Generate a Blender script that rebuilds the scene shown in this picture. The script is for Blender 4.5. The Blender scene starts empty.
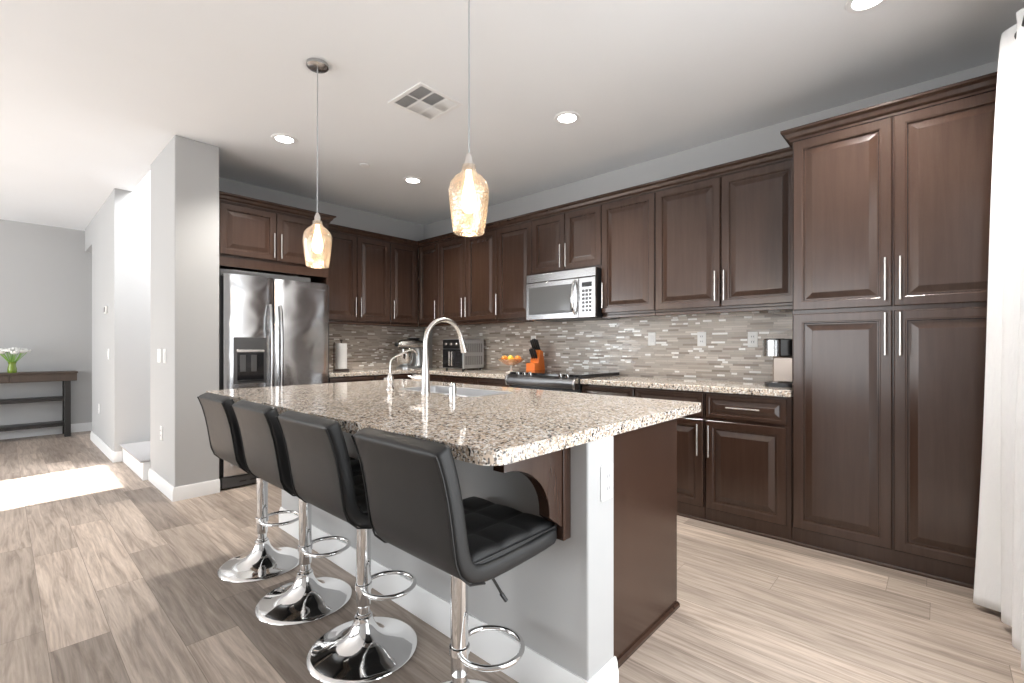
import bpy, bmesh, math, random
from mathutils import Vector, Matrix
random.seed(7)
PI = math.pi
scene = bpy.context.scene
C = scene.collection

# ------------------------------------------------------------------ camera, world, light, exposure
cam_d = bpy.data.cameras.new('camera')
cam = bpy.data.objects.new('camera', cam_d)
C.objects.link(cam)
cam.location = (0, 0, 1.184)
cam.rotation_euler = (PI / 2, 0, math.radians(42.372))
cam_d.sensor_width = 36.0
cam_d.lens = 467.0 / 1024 * 36
cam_d.shift_x = -0.3 / 1024
cam_d.shift_y = 5.4 / 1024
cam_d.clip_start = 0.02
scene.camera = cam

scene.view_settings.view_transform = 'Standard'
scene.view_settings.look = 'None'
scene.view_settings.gamma = 1.0
scene.view_settings.exposure = 0.82
scene.view_settings.use_curve_mapping = False
scene.cycles.use_denoising = True
scene.cycles.max_bounces = 8
scene.cycles.diffuse_bounces = 5
scene.cycles.glossy_bounces = 4
scene.cycles.transparent_max_bounces = 12
scene.cycles.sample_clamp_indirect = 6.0
scene.cycles.caustics_reflective = False
scene.cycles.caustics_refractive = False

world = bpy.data.worlds.new('world')
scene.world = world
world.use_nodes = True
bg = world.node_tree.nodes['Background']
bg.inputs[0].default_value = (0.93, 0.97, 1.0, 1)
bg.inputs[1].default_value = 1.0


def area(name, loc, direction, sx, sy, power, col=(1, 1, 1)):
    d = bpy.data.lights.new(name, 'AREA')
    d.shape = 'RECTANGLE'
    d.size, d.size_y, d.energy, d.color = sx, sy, power, col
    o = bpy.data.objects.new(name, d)
    C.objects.link(o)
    o.location = loc
    o.rotation_euler = Vector(direction).to_track_quat('-Z', 'Y').to_euler()
    return o


sun_d = bpy.data.lights.new('sun', 'SUN')
sun_d.energy = 24.0
sun_d.angle = math.radians(0.35)
sun_d.color = (1.0, 0.96, 0.9)
sun = bpy.data.objects.new('sun', sun_d)
C.objects.link(sun)
sun.rotation_euler = Vector((-0.12, 1.0, -0.452)).to_track_quat('-Z', 'Y').to_euler()

area('slider_daylight', (0.36, 1.72, 1.22), (-1, 0, -0.05), 1.9, 2.3, 25, (0.93, 0.97, 1.0))
area('front_fill', (-2.2, -3.98, 1.42), (0, 1, 0), 3.3, 1.85, 40, (0.93, 0.97, 1.0))  # added fill light from behind the camera, no known window there
area('front_door_daylight', (-6.95, -3.98, 1.22), (0, 1, 0), 2.2, 2.2, 80, (0.93, 0.97, 1.0))
area('stairwell_daylight', (-5.1, 2.0, 3.95), (-0.8, -0.25, -0.62), 1.5, 1.2, 230, (0.97, 0.985, 1.0))
area('corridor_daylight', (-8.3, 3.4, 1.6), (0, -1, 0), 0.8, 1.6, 9, (0.97, 0.985, 1.0))


# ------------------------------------------------------------------ materials
def mat(name, base=(0.8, 0.8, 0.8), rough=0.5, metal=0.0, spec=0.5, coat=0.0, coat_rough=0.1):
    m = bpy.data.materials.new(name)
    m.use_nodes = True
    b = m.node_tree.nodes['Principled BSDF']
    b.inputs['Base Color'].default_value = (*base, 1)
    b.inputs['Roughness'].default_value = rough
    b.inputs['Metallic'].default_value = metal
    b.inputs['Specular IOR Level'].default_value = spec
    b.inputs['Coat Weight'].default_value = coat
    b.inputs['Coat Roughness'].default_value = coat_rough
    return m


class NT:
    """small node-tree helper"""
    def __init__(self, m):
        self.t = m.node_tree
        self.b = self.t.nodes['Principled BSDF']

    def n(self, typ, **kw):
        x = self.t.nodes.new(typ)
        for k, v in kw.items():
            setattr(x, k, v)
        return x

    def l(self, a, b):
        self.t.links.new(a, b)

    def coord(self, scale=(1, 1, 1), which='Object'):
        tc = self.n('ShaderNodeTexCoord')
        mp = self.n('ShaderNodeMapping')
        mp.inputs['Scale'].default_value = scale
        self.l(tc.outputs[which], mp.inputs['Vector'])
        return mp.outputs['Vector']

    def pos(self):
        return self.n('ShaderNodeNewGeometry').outputs['Position']

    def math(self, op, a, b=None, c=None):
        x = self.n('ShaderNodeMath', operation=op)
        for i, v in enumerate((a, b, c)):
            if v is None:
                continue
            if isinstance(v, (int, float)):
                x.inputs[i].default_value = v
            else:
                self.l(v, x.inputs[i])
        return x.outputs[0]

    def noise(self, vec, scale, detail=2, rough=0.5, dist=0.0):
        x = self.n('ShaderNodeTexNoise')
        x.inputs['Scale'].default_value = scale
        x.inputs['Detail'].default_value = detail
        x.inputs['Roughness'].default_value = rough
        x.inputs['Distortion'].default_value = dist
        if vec is not None:
            self.l(vec, x.inputs['Vector'])
        return x.outputs['Fac']

    def ramp(self, fac, stops, interp='LINEAR'):
        r = self.n('ShaderNodeValToRGB')
        r.color_ramp.interpolation = interp
        e = r.color_ramp.elements
        while len(e) < len(stops):
            e.new(0.5)
        for i, (p, c) in enumerate(stops):
            e[i].position = p
            e[i].color = (*c, 1)
        self.l(fac, r.inputs['Fac'])
        return r.outputs['Color']

    def mix(self, fac, a, b, blend='MIX'):
        x = self.n('ShaderNodeMix', data_type='RGBA', blend_type=blend)
        for sock, v in ((x.inputs[0], fac), (x.inputs[6], a), (x.inputs[7], b)):
            if isinstance(v, (int, float)):
                sock.default_value = v
            elif isinstance(v, tuple):
                sock.default_value = (*v, 1)
            else:
                self.l(v, sock)
        return x.outputs[2]

    def bump(self, h, strength=0.2, dist=0.01):
        x = self.n('ShaderNodeBump')
        x.inputs['Strength'].default_value = strength
        x.inputs['Distance'].default_value = dist
        self.l(h, x.inputs['Height'])
        self.l(x.outputs[0], self.b.inputs['Normal'])


def paint(name, base, rough=0.7, bump=0.06):
    m = mat(name, base, rough, spec=0.3)
    t = NT(m)
    v = t.pos()
    t.bump(t.noise(v, 160, 2), bump, 0.002)
    c = t.mix(t.noise(v, 1.3, 2), tuple(x * 0.97 for x in base), tuple(min(1, x * 1.03) for x in base))
    t.l(c, t.b.inputs['Base Color'])
    return m


M = {}
M['wall'] = paint('grey_wall_paint', (0.45, 0.45, 0.45))
M['ceiling'] = paint('white_ceiling_paint', (0.83, 0.845, 0.865), 0.85)
M['trim'] = mat('white_trim_paint', (0.82, 0.82, 0.82), 0.4)
M['plate'] = mat('white_plastic', (0.85, 0.85, 0.84), 0.35)
M['slot'] = mat('dark_slot', (0.12, 0.12, 0.12), 0.6)
M['carpet'] = paint('grey_stair_carpet', (0.36, 0.35, 0.35), 0.95, 0.5)


def floor_mat():
    m = mat('wood_plank_floor', rough=0.42, spec=0.35)
    t = NT(m)
    p = t.pos()
    s = t.n('ShaderNodeSeparateXYZ')
    t.l(p, s.inputs[0])
    W, Ln = 0.185, 1.22
    row = t.math('FLOOR', t.math('DIVIDE', t.math('ADD', s.outputs['Y'], 0.06), W))
    wn = t.n('ShaderNodeTexWhiteNoise', noise_dimensions='1D')
    t.l(row, wn.inputs['W'])
    xo = t.math('ADD', t.math('DIVIDE', s.outputs['X'], Ln), t.math('MULTIPLY', wn.outputs['Value'], 7.31))
    cell = t.math('FLOOR', xo)
    cv = t.n('ShaderNodeCombineXYZ')
    t.l(row, cv.inputs[0])
    t.l(cell, cv.inputs[1])
    rnd = t.n('ShaderNodeTexWhiteNoise', noise_dimensions='3D')
    t.l(cv.outputs[0], rnd.inputs['Vector'])
    # grain, stretched along the board, shifted per board
    gv = t.n('ShaderNodeCombineXYZ')
    t.l(t.math('ADD', t.math('MULTIPLY', s.outputs['X'], 1.6), t.math('MULTIPLY', rnd.outputs['Value'], 37.0)), gv.inputs[0])
    t.l(t.math('MULTIPLY', s.outputs['Y'], 22.0), gv.inputs[1])
    t.l(t.math('MULTIPLY', rnd.outputs['Value'], 11.0), gv.inputs[2])
    g1 = t.noise(gv.outputs[0], 1.3, 6, 0.62, 0.9)
    gv2 = t.n('ShaderNodeCombineXYZ')
    t.l(t.math('ADD', t.math('MULTIPLY', s.outputs['X'], 5.0), t.math('MULTIPLY', rnd.outputs['Value'], 91.0)), gv2.inputs[0])
    t.l(t.math('MULTIPLY', s.outputs['Y'], 120.0), gv2.inputs[1])
    g2 = t.noise(gv2.outputs[0], 1.0, 4, 0.6)
    col = t.ramp(g1, [(0.22, (0.22, 0.183, 0.158)), (0.40, (0.37, 0.318, 0.28)), (0.55, (0.51, 0.45, 0.402)), (0.75, (0.63, 0.57, 0.52))])
    col = t.mix(0.42, col, t.ramp(g2, [(0.3, (0.30, 0.25, 0.21)), (0.7, (0.62, 0.56, 0.50))]), 'OVERLAY')
    tone = t.ramp(rnd.outputs['Value'], [(0.0, (0.58, 0.565, 0.56)), (0.35, (0.80, 0.79, 0.78)), (0.7, (0.98, 0.97, 0.96)), (1.0, (1.15, 1.13, 1.11))])
    col = t.mix(1.0, col, tone, 'MULTIPLY')
    # seams
    fy = t.math('FRACT', t.math('DIVIDE', t.math('ADD', s.outputs['Y'], 0.06), W))
    fx = t.math('FRACT', xo)
    ey = t.math('LESS_THAN', t.math('MULTIPLY', t.math('MINIMUM', fy, t.math('SUBTRACT', 1.0, fy)), W), 0.0011)
    ex = t.math('LESS_THAN', t.math('MULTIPLY', t.math('MINIMUM', fx, t.math('SUBTRACT', 1.0, fx)), Ln), 0.0012)
    seam = t.math('MAXIMUM', ey, ex)
    col = t.mix(t.math('MULTIPLY', seam, 0.6), col, (0.10, 0.075, 0.06))
    t.l(col, t.b.inputs['Base Color'])
    t.l(t.math('ADD', 0.34, t.math('MULTIPLY', g2, 0.2)), t.b.inputs['Roughness'])
    t.bump(t.math('SUBTRACT', t.math('MULTIPLY', g2, 0.3), seam), 0.12, 0.002)
    return m


M['floor'] = floor_mat()


def wood_mat(name, dark, light, rough=0.33, spec=0.5):
    m = mat(name, dark, rough, spec=spec)
    t = NT(m)
    v = t.coord((34, 34, 2.2))
    g = t.noise(v, 1.0, 5, 0.6, 0.6)
    v2 = t.coord((2.5, 2.5, 1.2))
    big = t.noise(v2, 1.6, 3, 0.55)
    c = t.mix(t.math('ADD', t.math('MULTIPLY', g, 0.55), t.math('MULTIPLY', big, 0.45)), dark, light)
    t.l(c, t.b.inputs['Base Color'])
    t.l(t.math('ADD', rough, t.math('MULTIPLY', big, 0.05)), t.b.inputs['Roughness'])
    t.bump(g, 0.05, 0.001)
    return m


M['wood'] = wood_mat('espresso_maple', (0.021, 0.0098, 0.0065), (0.076, 0.042, 0.029), 0.19, 0.6)
M['table_wood'] = wood_mat('walnut_console', (0.035, 0.024, 0.018), (0.10, 0.07, 0.052), 0.5)


def granite_mat():
    m = mat('speckled_granite', rough=0.07, spec=0.5)
    t = NT(m)
    p = t.pos()
    jit = t.n('ShaderNodeVectorMath', operation='ADD')
    nz = t.n('ShaderNodeTexNoise')
    nz.inputs['Scale'].default_value = 60
    t.l(p, nz.inputs['Vector'])
    sc = t.n('ShaderNodeVectorMath', operation='SCALE')
    sc.inputs['Scale'].default_value = 0.016
    t.l(nz.outputs['Color'], sc.inputs[0])
    t.l(p, jit.inputs[0])
    t.l(sc.outputs[0], jit.inputs[1])
    vo = t.n('ShaderNodeTexVoronoi')
    vo.inputs['Scale'].default_value = 125
    t.l(jit.outputs[0], vo.inputs['Vector'])
    sp = t.n('ShaderNodeSeparateColor')
    t.l(vo.outputs['Color'], sp.inputs[0])
    vo2 = t.n('ShaderNodeTexVoronoi')
    vo2.inputs['Scale'].default_value = 230
    t.l(jit.outputs[0], vo2.inputs['Vector'])
    sp2 = t.n('ShaderNodeSeparateColor')
    t.l(vo2.outputs['Color'], sp2.inputs[0])
    c1 = t.ramp(sp.outputs[0], [(0.0, (0.022, 0.02, 0.02)), (0.09, (0.16, 0.145, 0.14)), (0.18, (0.42, 0.325, 0.24)),
                                (0.38, (0.51, 0.415, 0.335)), (0.55, (0.66, 0.55, 0.445)), (0.76, (0.82, 0.79, 0.75))], 'CONSTANT')
    c2 = t.ramp(sp2.outputs[1], [(0.0, (0.025, 0.022, 0.022)), (0.15, (0.36, 0.31, 0.27)), (0.40, (0.62, 0.51, 0.40)), (0.68, (0.85, 0.82, 0.78))], 'CONSTANT')
    sel = t.math('GREATER_THAN', sp.outputs[2], 0.52)
    c = t.mix(sel, c1, c2)
    t.l(c, t.b.inputs['Base Color'])
    return m


M['granite'] = granite_mat()


def mosaic_mat():
    m = mat('strip_mosaic_tile', rough=0.2, spec=0.5)
    t = NT(m)
    p = t.pos()
    s = t.n('ShaderNodeSeparateXYZ')
    t.l(p, s.inputs[0])
    H = 0.0173
    along = t.math('ADD', s.outputs['X'], s.outputs['Y'])
    zr = t.math('DIVIDE', s.outputs['Z'], H)
    row = t.math('FLOOR', zr)
    w1 = t.n('ShaderNodeTexWhiteNoise', noise_dimensions='1D')
    t.l(row, w1.inputs['W'])
    sp = t.n('ShaderNodeSeparateColor')
    t.l(w1.outputs['Color'], sp.inputs[0])
    width = t.math('ADD', 0.085, t.math('MULTIPLY', sp.outputs[0], 0.09))
    xo = t.math('DIVIDE', t.math('ADD', along, t.math('MULTIPLY', sp.outputs[1], 5.0)), width)
    cell = t.math('FLOOR', xo)
    cv = t.n('ShaderNodeCombineXYZ')
    t.l(row, cv.inputs[0])
    t.l(cell, cv.inputs[1])
    rn = t.n('ShaderNodeTexWhiteNoise', noise_dimensions='3D')
    t.l(cv.outputs[0], rn.inputs['Vector'])
    rs = t.n('ShaderNodeSeparateColor')
    t.l(rn.outputs['Color'], rs.inputs[0])
    col = t.ramp(rs.outputs[0], [(0.0, (0.30, 0.25, 0.21)), (0.07, (0.41, 0.355, 0.305)), (0.32, (0.48, 0.425, 0.37)), (0.58, (0.54, 0.48, 0.425)),
                                 (0.84, (0.62, 0.56, 0.50))], 'CONSTANT')
    fr0 = t.math('FRACT', xo)
    short = t.math('ADD', 0.34, t.math('MULTIPLY', rs.outputs[2], 0.36))
    white = t.math('MULTIPLY', t.math('LESS_THAN', rs.outputs[1], 0.21), t.math('LESS_THAN', fr0, short))
    col = t.mix(white, col, (0.93, 0.91, 0.88))
    cut = t.math('LESS_THAN', t.math('MULTIPLY', t.math('ABSOLUTE', t.math('SUBTRACT', fr0, short)), width), 0.0011)
    fz = t.math('FRACT', zr)
    fx = t.math('FRACT', xo)
    ez = t.math('LESS_THAN', t.math('MULTIPLY', t.math('MINIMUM', fz, t.math('SUBTRACT', 1.0, fz)), H), 0.0009)
    ex = t.math('LESS_THAN', t.math('MULTIPLY', t.math('MINIMUM', fx, t.math('SUBTRACT', 1.0, fx)), width), 0.0011)
    gr = t.math('MAXIMUM', t.math('MAXIMUM', ez, ex), t.math('MULTIPLY', cut, t.math('LESS_THAN', rs.outputs[1], 0.21)))
    col = t.mix(gr, col, (0.36, 0.325, 0.29))
    t.l(col, t.b.inputs['Base Color'])
    t.l(t.math('ADD', 0.12, t.math('ADD', t.math('MULTIPLY', rs.outputs[1], 0.3), t.math('MULTIPLY', gr, 0.4))), t.b.inputs['Roughness'])
    t.bump(t.math('SUBTRACT', 1.0, gr), 0.25, 0.002)
    return m


M['mosaic'] = mosaic_mat()


def steel_mat(name, base, rough, wav=0.0):
    m = mat(name, base, rough, 1.0)
    t = NT(m)
    if wav:
        big = t.noise(t.pos(), 3.2, 1, 0.4, 0.8)
        t.bump(big, wav, 0.06)
    return m


M['steel'] = steel_mat('stainless_steel', (0.62, 0.62, 0.63), 0.2, 0.22)
M['steel_flat'] = steel_mat('brushed_steel', (0.48, 0.48, 0.485), 0.25)
M['dark_steel'] = steel_mat('dark_range_steel', (0.20, 0.20, 0.205), 0.3)
M['nickel'] = steel_mat('brushed_nickel', (0.74, 0.71, 0.68), 0.27)
M['sink_steel'] = mat('satin_sink_steel', (0.62, 0.62, 0.63), 0.3, 0.6)
M['chrome'] = steel_mat('polished_chrome', (0.80, 0.80, 0.80), 0.06)
M['black'] = mat('black_plastic', (0.012, 0.012, 0.013), 0.35)
M['black_gloss'] = mat('black_glass', (0.012, 0.012, 0.014), 0.06)
M['grey_gloss'] = mat('smoked_window_glass', (0.11, 0.11, 0.112), 0.12)
M['charcoal'] = mat('charcoal_plastic', (0.07, 0.07, 0.072), 0.3)
M['grey_metal'] = steel_mat('grey_sheet_metal', (0.56, 0.58, 0.60), 0.38)
M['paper'] = mat('paper_towel_white', (0.88, 0.87, 0.86), 0.9)
M['brown_plastic'] = mat('dark_brown_wood', (0.05, 0.032, 0.024), 0.45)
M['orange'] = mat('orange_stained_wood', (0.72, 0.17, 0.02), 0.35)
M['fruit_orange'] = mat('orange_peel', (0.80, 0.26, 0.03), 0.45)
M['fruit_yellow'] = mat('yellow_peel', (0.82, 0.55, 0.05), 0.45)
M['leaf'] = mat('green_stem', (0.20, 0.38, 0.06), 0.5)
M['petal'] = mat('white_petal', (0.88, 0.88, 0.85), 0.6)
M['vase'] = mat('green_glass_vase', (0.17, 0.25, 0.035), 0.12)
M['tan_steel'] = mat('champagne_metal', (0.36, 0.30, 0.26), 0.3, 0.6)
M['dark_metal'] = mat('dark_metal', (0.035, 0.033, 0.032), 0.4, 0.5)


def leather_mat():
    m = mat('black_leatherette', (0.013, 0.013, 0.0135), 0.44, spec=0.42)
    t = NT(m)
    v = t.coord((1, 1, 1))
    vo = t.n('ShaderNodeTexVoronoi')
    vo.inputs['Scale'].default_value = 420
    t.l(v, vo.inputs['Vector'])
    t.bump(t.math('ADD', t.math('MULTIPLY', vo.outputs['Distance'], 0.25), t.math('MULTIPLY', t.noise(v, 9, 2), 1.2)), 0.16, 0.006)
    return m


M['leather'] = leather_mat()


def fabric_mat():
    m = mat('white_curtain_fabric', (0.86, 0.86, 0.865), 0.9, spec=0.1)
    t = NT(m)
    v = t.coord((60, 60, 14))
    t.bump(t.noise(v, 1.0, 4, 0.6), 0.45, 0.01)
    return m


M['fabric'] = fabric_mat()


def emis(name, col, strength):
    m = bpy.data.materials.new(name)
    m.use_nodes = True
    nt = m.node_tree
    nt.nodes.clear()
    e = nt.nodes.new('ShaderNodeEmission')
    e.inputs[0].default_value = (*col, 1)
    e.inputs[1].default_value = strength
    o = nt.nodes.new('ShaderNodeOutputMaterial')
    nt.links.new(e.outputs[0], o.inputs[0])
    return m


M['downlight'] = emis('downlight_lens', (1, 0.98, 0.95), 14)
M['bulb'] = emis('warm_bulb', (1, 0.84, 0.62), 5)


def glass_mat(name='seeded_glass', tint=(0.985, 0.93, 0.86), base_fac=0.05):
    m = bpy.data.materials.new(name)
    m.use_nodes = True
    nt = m.node_tree
    nt.nodes.clear()
    o = nt.nodes.new('ShaderNodeOutputMaterial')
    mx = nt.nodes.new('ShaderNodeMixShader')
    tr = nt.nodes.new('ShaderNodeBsdfTransparent')
    tr.inputs[0].default_value = (*tint, 1)
    gl = nt.nodes.new('ShaderNodeBsdfGlossy')
    gl.inputs['Roughness'].default_value = 0.08
    gl.inputs['Color'].default_value = (1, 0.93, 0.86, 1)
    tl = nt.nodes.new('ShaderNodeBsdfTranslucent')
    tl.inputs[0].default_value = (1.0, 0.86, 0.72, 1)
    mx2 = nt.nodes.new('ShaderNodeMixShader')
    mx2.inputs[0].default_value = 0.14
    lw = nt.nodes.new('ShaderNodeLayerWeight')
    lw.inputs[0].default_value = 0.35
    geo = nt.nodes.new('ShaderNodeTexCoord')
    vo = nt.nodes.new('ShaderNodeTexVoronoi')
    vo.inputs['Scale'].default_value = 95
    nt.links.new(geo.outputs['Object'], vo.inputs['Vector'])
    rp = nt.nodes.new('ShaderNodeValToRGB')
    rp.color_ramp.elements[0].position = 0.18
    rp.color_ramp.elements[0].color = (0.5, 0.5, 0.5, 1)
    rp.color_ramp.elements[1].position = 0.34
    rp.color_ramp.elements[1].color = (0, 0, 0, 1)
    nt.links.new(vo.outputs['Distance'], rp.inputs[0])
    bp = nt.nodes.new('ShaderNodeBump')
    bp.inputs['Strength'].default_value = 0.5
    bp.inputs['Distance'].default_value = 0.004
    nt.links.new(vo.outputs['Distance'], bp.inputs['Height'])
    nt.links.new(bp.outputs[0], gl.inputs['Normal'])
    a1 = nt.nodes.new('ShaderNodeMath')
    a1.operation = 'MULTIPLY_ADD'
    a1.inputs[1].default_value = 0.75
    a1.inputs[2].default_value = base_fac
    nt.links.new(lw.outputs['Facing'], a1.inputs[0])
    a2 = nt.nodes.new('ShaderNodeMath')
    a2.operation = 'ADD'
    a2.use_clamp = True
    nt.links.new(a1.outputs[0], a2.inputs[0])
    a3 = nt.nodes.new('ShaderNodeMath')
    a3.operation = 'MULTIPLY'
    a3.inputs[1].default_value = 0.35
    nt.links.new(rp.outputs[0], a3.inputs[0])
    nt.links.new(a3.outputs[0], a2.inputs[1])
    nt.links.new(a2.outputs[0], mx.inputs[0])
    nt.links.new(gl.outputs[0], mx2.inputs[1])
    nt.links.new(tl.outputs[0], mx2.inputs[2])
    nt.links.new(tr.outputs[0], mx.inputs[1])
    nt.links.new(mx2.outputs[0], mx.inputs[2])
    nt.links.new(mx.outputs[0], o.inputs[0])
    return m


M['glass'] = glass_mat()
M['bowl_glass'] = glass_mat('amber_bowl_glass', (0.95, 0.62, 0.30), 0.25)


# ------------------------------------------------------------------ mesh helpers
class MB:
    """collects faces; build() links ONE mesh object"""
    def __init__(self):
        self.v, self.f = [], []

    def add(self, vs, fs):
        n = len(self.v)
        self.v += [tuple(p) for p in vs]
        self.f += [tuple(n + i for i in f) for f in fs]
        return self

    def box(self, x0, y0, z0, x1, y1, z1):
        x0, x1 = sorted((x0, x1)); y0, y1 = sorted((y0, y1)); z0, z1 = sorted((z0, z1))
        vs = [(x0, y0, z0), (x1, y0, z0), (x1, y1, z0), (x0, y1, z0), (x0, y0, z1), (x1, y0, z1), (x1, y1, z1), (x0, y1, z1)]
        return self.add(vs, [(3, 2, 1, 0), (4, 5, 6, 7), (0, 1, 5, 4), (1, 2, 6, 5), (2, 3, 7, 6), (3, 0, 4, 7)])

    def rings(self, rings, cap0=True, cap1=True):
        """loft equal-length closed rings"""
        k = len(rings[0])
        vs = [p for r in rings for p in r]
        fs = []
        for i in range(len(rings) - 1):
            for j in range(k):
                a, b = i * k + j, i * k + (j + 1) % k
                fs.append((a, b, b + k, a + k))
        if cap0:
            fs.append(tuple(reversed(range(k))))
        if cap1:
            fs.append(tuple(range((len(rings) - 1) * k, len(rings) * k)))
        return self.add(vs, fs)

    def lathe(self, prof, c=(0, 0, 0), segs=32, axis='z', cap0=True, cap1=True):
        rings = []
        for r, h in prof:
            ring = []
            for j in range(segs):
                a = 2 * PI * j / segs
                x, y = r * math.cos(a), r * math.sin(a)
                if axis == 'z':
                    p = (c[0] + x, c[1] + y, c[2] + h)
                elif axis == 'x':
                    p = (c[0] + h, c[1] + x, c[2] + y)
                else:
                    p = (c[0] + y, c[1] + h, c[2] + x)
                ring.append(p)
            rings.append(ring)
        return self.rings(rings, cap0, cap1)

    def tube(self, pts, r, segs=12, closed=False):
        pts = [Vector(p) for p in pts]
        n = len(pts)
        rr = r if isinstance(r, (list, tuple)) else [r] * n
        tang = []
        for i in range(n):
            if closed:
                d = pts[(i + 1) % n] - pts[(i - 1) % n]
            else:
                d = pts[min(i + 1, n - 1)] - pts[max(i - 1, 0)]
            tang.append(d.normalized())
        up = Vector((0, 0, 1)) if abs(tang[0].z) < 0.9 else Vector((1, 0, 0))
        nrm = (up - tang[0] * up.dot(tang[0])).normalized()
        rings = []
        for i in range(n):
            nrm = (nrm - tang[i] * nrm.dot(tang[i])).normalized()
            b = tang[i].cross(nrm)
            rings.append([pts[i] + (nrm * math.cos(2 * PI * j / segs) + b * math.sin(2 * PI * j / segs)) * rr[i] for j in range(segs)])
        if closed:
            rings.append(rings[0])
            return self.rings(rings, False, False)
        return self.rings(rings)

    def sweep(self, path, prof, closed=False, m0=0.0, m1=0.0):
        """mitred moulding: path = plan points (x, y), prof = closed list of (out, z); out is to the RIGHT of travel"""
        P = [Vector((p[0], p[1])) for p in path]
        n = len(P)
        rings = []
        for i in range(n):
            ds = []
            if i > 0 or closed:
                ds.append((P[i] - P[i - 1]).normalized())
            if i < n - 1 or closed:
                ds.append((P[(i + 1) % n] - P[i]).normalized())
            ns = [Vector((d.y, -d.x)) for d in ds]
            if len(ns) == 2:
                m = (ns[0] + ns[1]).normalized()
                m = m / max(0.3, m.dot(ns[0]))
            else:
                m = ns[0]
            k = m0 if i == 0 else (m1 if i == n - 1 else 0.0)
            e = ds[0] * k
            rings.append([(P[i].x + (m.x + e.x) * o, P[i].y + (m.y + e.y) * o, z) for o, z in prof])
        if closed:
            rings.append(rings[0])
            return self.rings(rings, False, False)
        return self.rings(rings)

    def grid(self, fn, nu, nv):
        vs = [fn(i / nu, j / nv) for i in range(nu + 1) for j in range(nv + 1)]
        fs = [(i * (nv + 1) + j, (i + 1) * (nv + 1) + j, (i + 1) * (nv + 1) + j + 1, i * (nv + 1) + j + 1) for i in range(nu) for j in range(nv)]
        return self.add(vs, fs)

    def build(self, name, m, parent=None, loc=(0, 0, 0), rot=(0, 0, 0), bevel=0.0, smooth=True, segs=2, subsurf=0, solid=0, angle=38):
        me = bpy.data.meshes.new(name)
        me.from_pydata(self.v, [], self.f)
        bm = bmesh.new()
        bm.from_mesh(me)
        bmesh.ops.recalc_face_normals(bm, faces=bm.faces)
        bm.to_mesh(me)
        bm.free()
        if smooth:
            me.polygons.foreach_set('use_smooth', [True] * len(me.polygons))
            me.set_sharp_from_angle(angle=math.radians(angle))
        me.materials.append(m)
        o = bpy.data.objects.new(name, me)
        C.objects.link(o)
        o.location, o.rotation_euler = loc, rot
        if parent:
            o.parent = parent
        if solid:
            s = o.modifiers.new('solid', 'SOLIDIFY')
            s.thickness = solid
            s.offset = 0
        if bevel:
            b = o.modifiers.new('bevel', 'BEVEL')
            b.width, b.segments, b.limit_method = bevel, segs, 'ANGLE'
            b.angle_limit = math.radians(40)
        if subsurf:
            s = o.modifiers.new('subsurf', 'SUBSURF')
            s.levels = s.render_levels = subsurf
        return o


def prism(outline, z0, z1, hole=None):
    """vertical prism of a plan polygon, with an optional hole"""
    bm = bmesh.new()

    def loop(pts, z):
        vs = [bm.verts.new((x, y, z)) for x, y in pts]
        return vs, [bm.edges.new((vs[i], vs[(i + 1) % len(vs)])) for i in range(len(vs))]
    for z in (z0, z1):
        vs, es = loop(outline, z)
        if hole:
            vh, eh = loop(hole, z)
            es = es + eh
        bmesh.ops.triangle_fill(bm, use_beauty=True, use_dissolve=False, edges=es)
    bm.verts.ensure_lookup_table()
    n, h = len(outline), len(hole) if hole else 0
    V = list(bm.verts)
    for i in range(n):
        j = (i + 1) % n
        bm.faces.new((V[i], V[j], V[n + h + j], V[n + h + i]))
    for i in range(h):
        j = (i + 1) % h
        bm.faces.new((V[n + i], V[n + j], V[2 * n + h + j], V[2 * n + h + i]))
    bmesh.ops.recalc_face_normals(bm, faces=bm.faces)
    mb = MB()
    idx = {v: i for i, v in enumerate(bm.verts)}
    mb.v = [tuple(v.co) for v in bm.verts]
    mb.f = [tuple(idx[v] for v in f.verts) for f in bm.faces]
    bm.free()
    return mb


def rounded(x0, y0, x1, y1, r, k=6):
    rs = r if isinstance(r, (list, tuple)) else [r] * 4
    pts = []
    for (cx, cy, a0, rr) in ((x1, y0, -PI / 2, rs[1]), (x1, y1, 0, rs[2]), (x0, y1, PI / 2, rs[3]), (x0, y0, PI, rs[0])):
        if rr <= 0:
            pts.append((cx, cy))
            continue
        ox = cx - rr if cx == x1 else cx + rr
        oy = cy - rr if cy == y1 else cy + rr
        for i in range(k + 1):
            a = a0 + (PI / 2) * i / k
            pts.append((ox + rr * math.cos(a), oy + rr * math.sin(a)))
    return pts


def tag(o, label, cat, group=None):
    o['label'] = label
    o['category'] = cat
    if group:
        o['group'] = group
    return o


def thing(name, label, cat, loc=(0, 0, 0), rz=0.0, group=None):
    o = bpy.data.objects.new(name, None)
    C.objects.link(o)
    o.empty_display_size = 0.05
    o.location = loc
    o.rotation_euler = (0, 0, rz)
    return tag(o, label, cat, group)


def struct(o):
    o['kind'] = 'structure'
    return o


def copy_tree(o, parent=None):
    c = o.copy()
    C.objects.link(c)
    if parent:
        c.parent = parent
    for ch in list(o.children):
        copy_tree(ch, c)
    return c


# ------------------------------------------------------------------ the room
ZC = 2.815
YB = 3.828            # wall behind the cooktop
XL = -5.10            # wall behind the refrigerator
XR = 0.33             # wall with the curtained opening
XF = -8.86            # far wall of the hall
YF = -4.0             # wall behind the photographer
YH = 0.79             # hall wall
COLX, COLY, COLY2 = -4.333, 0.902, 1.205
XS0, XS1 = -6.25, -5.20  # stairwell

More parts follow.
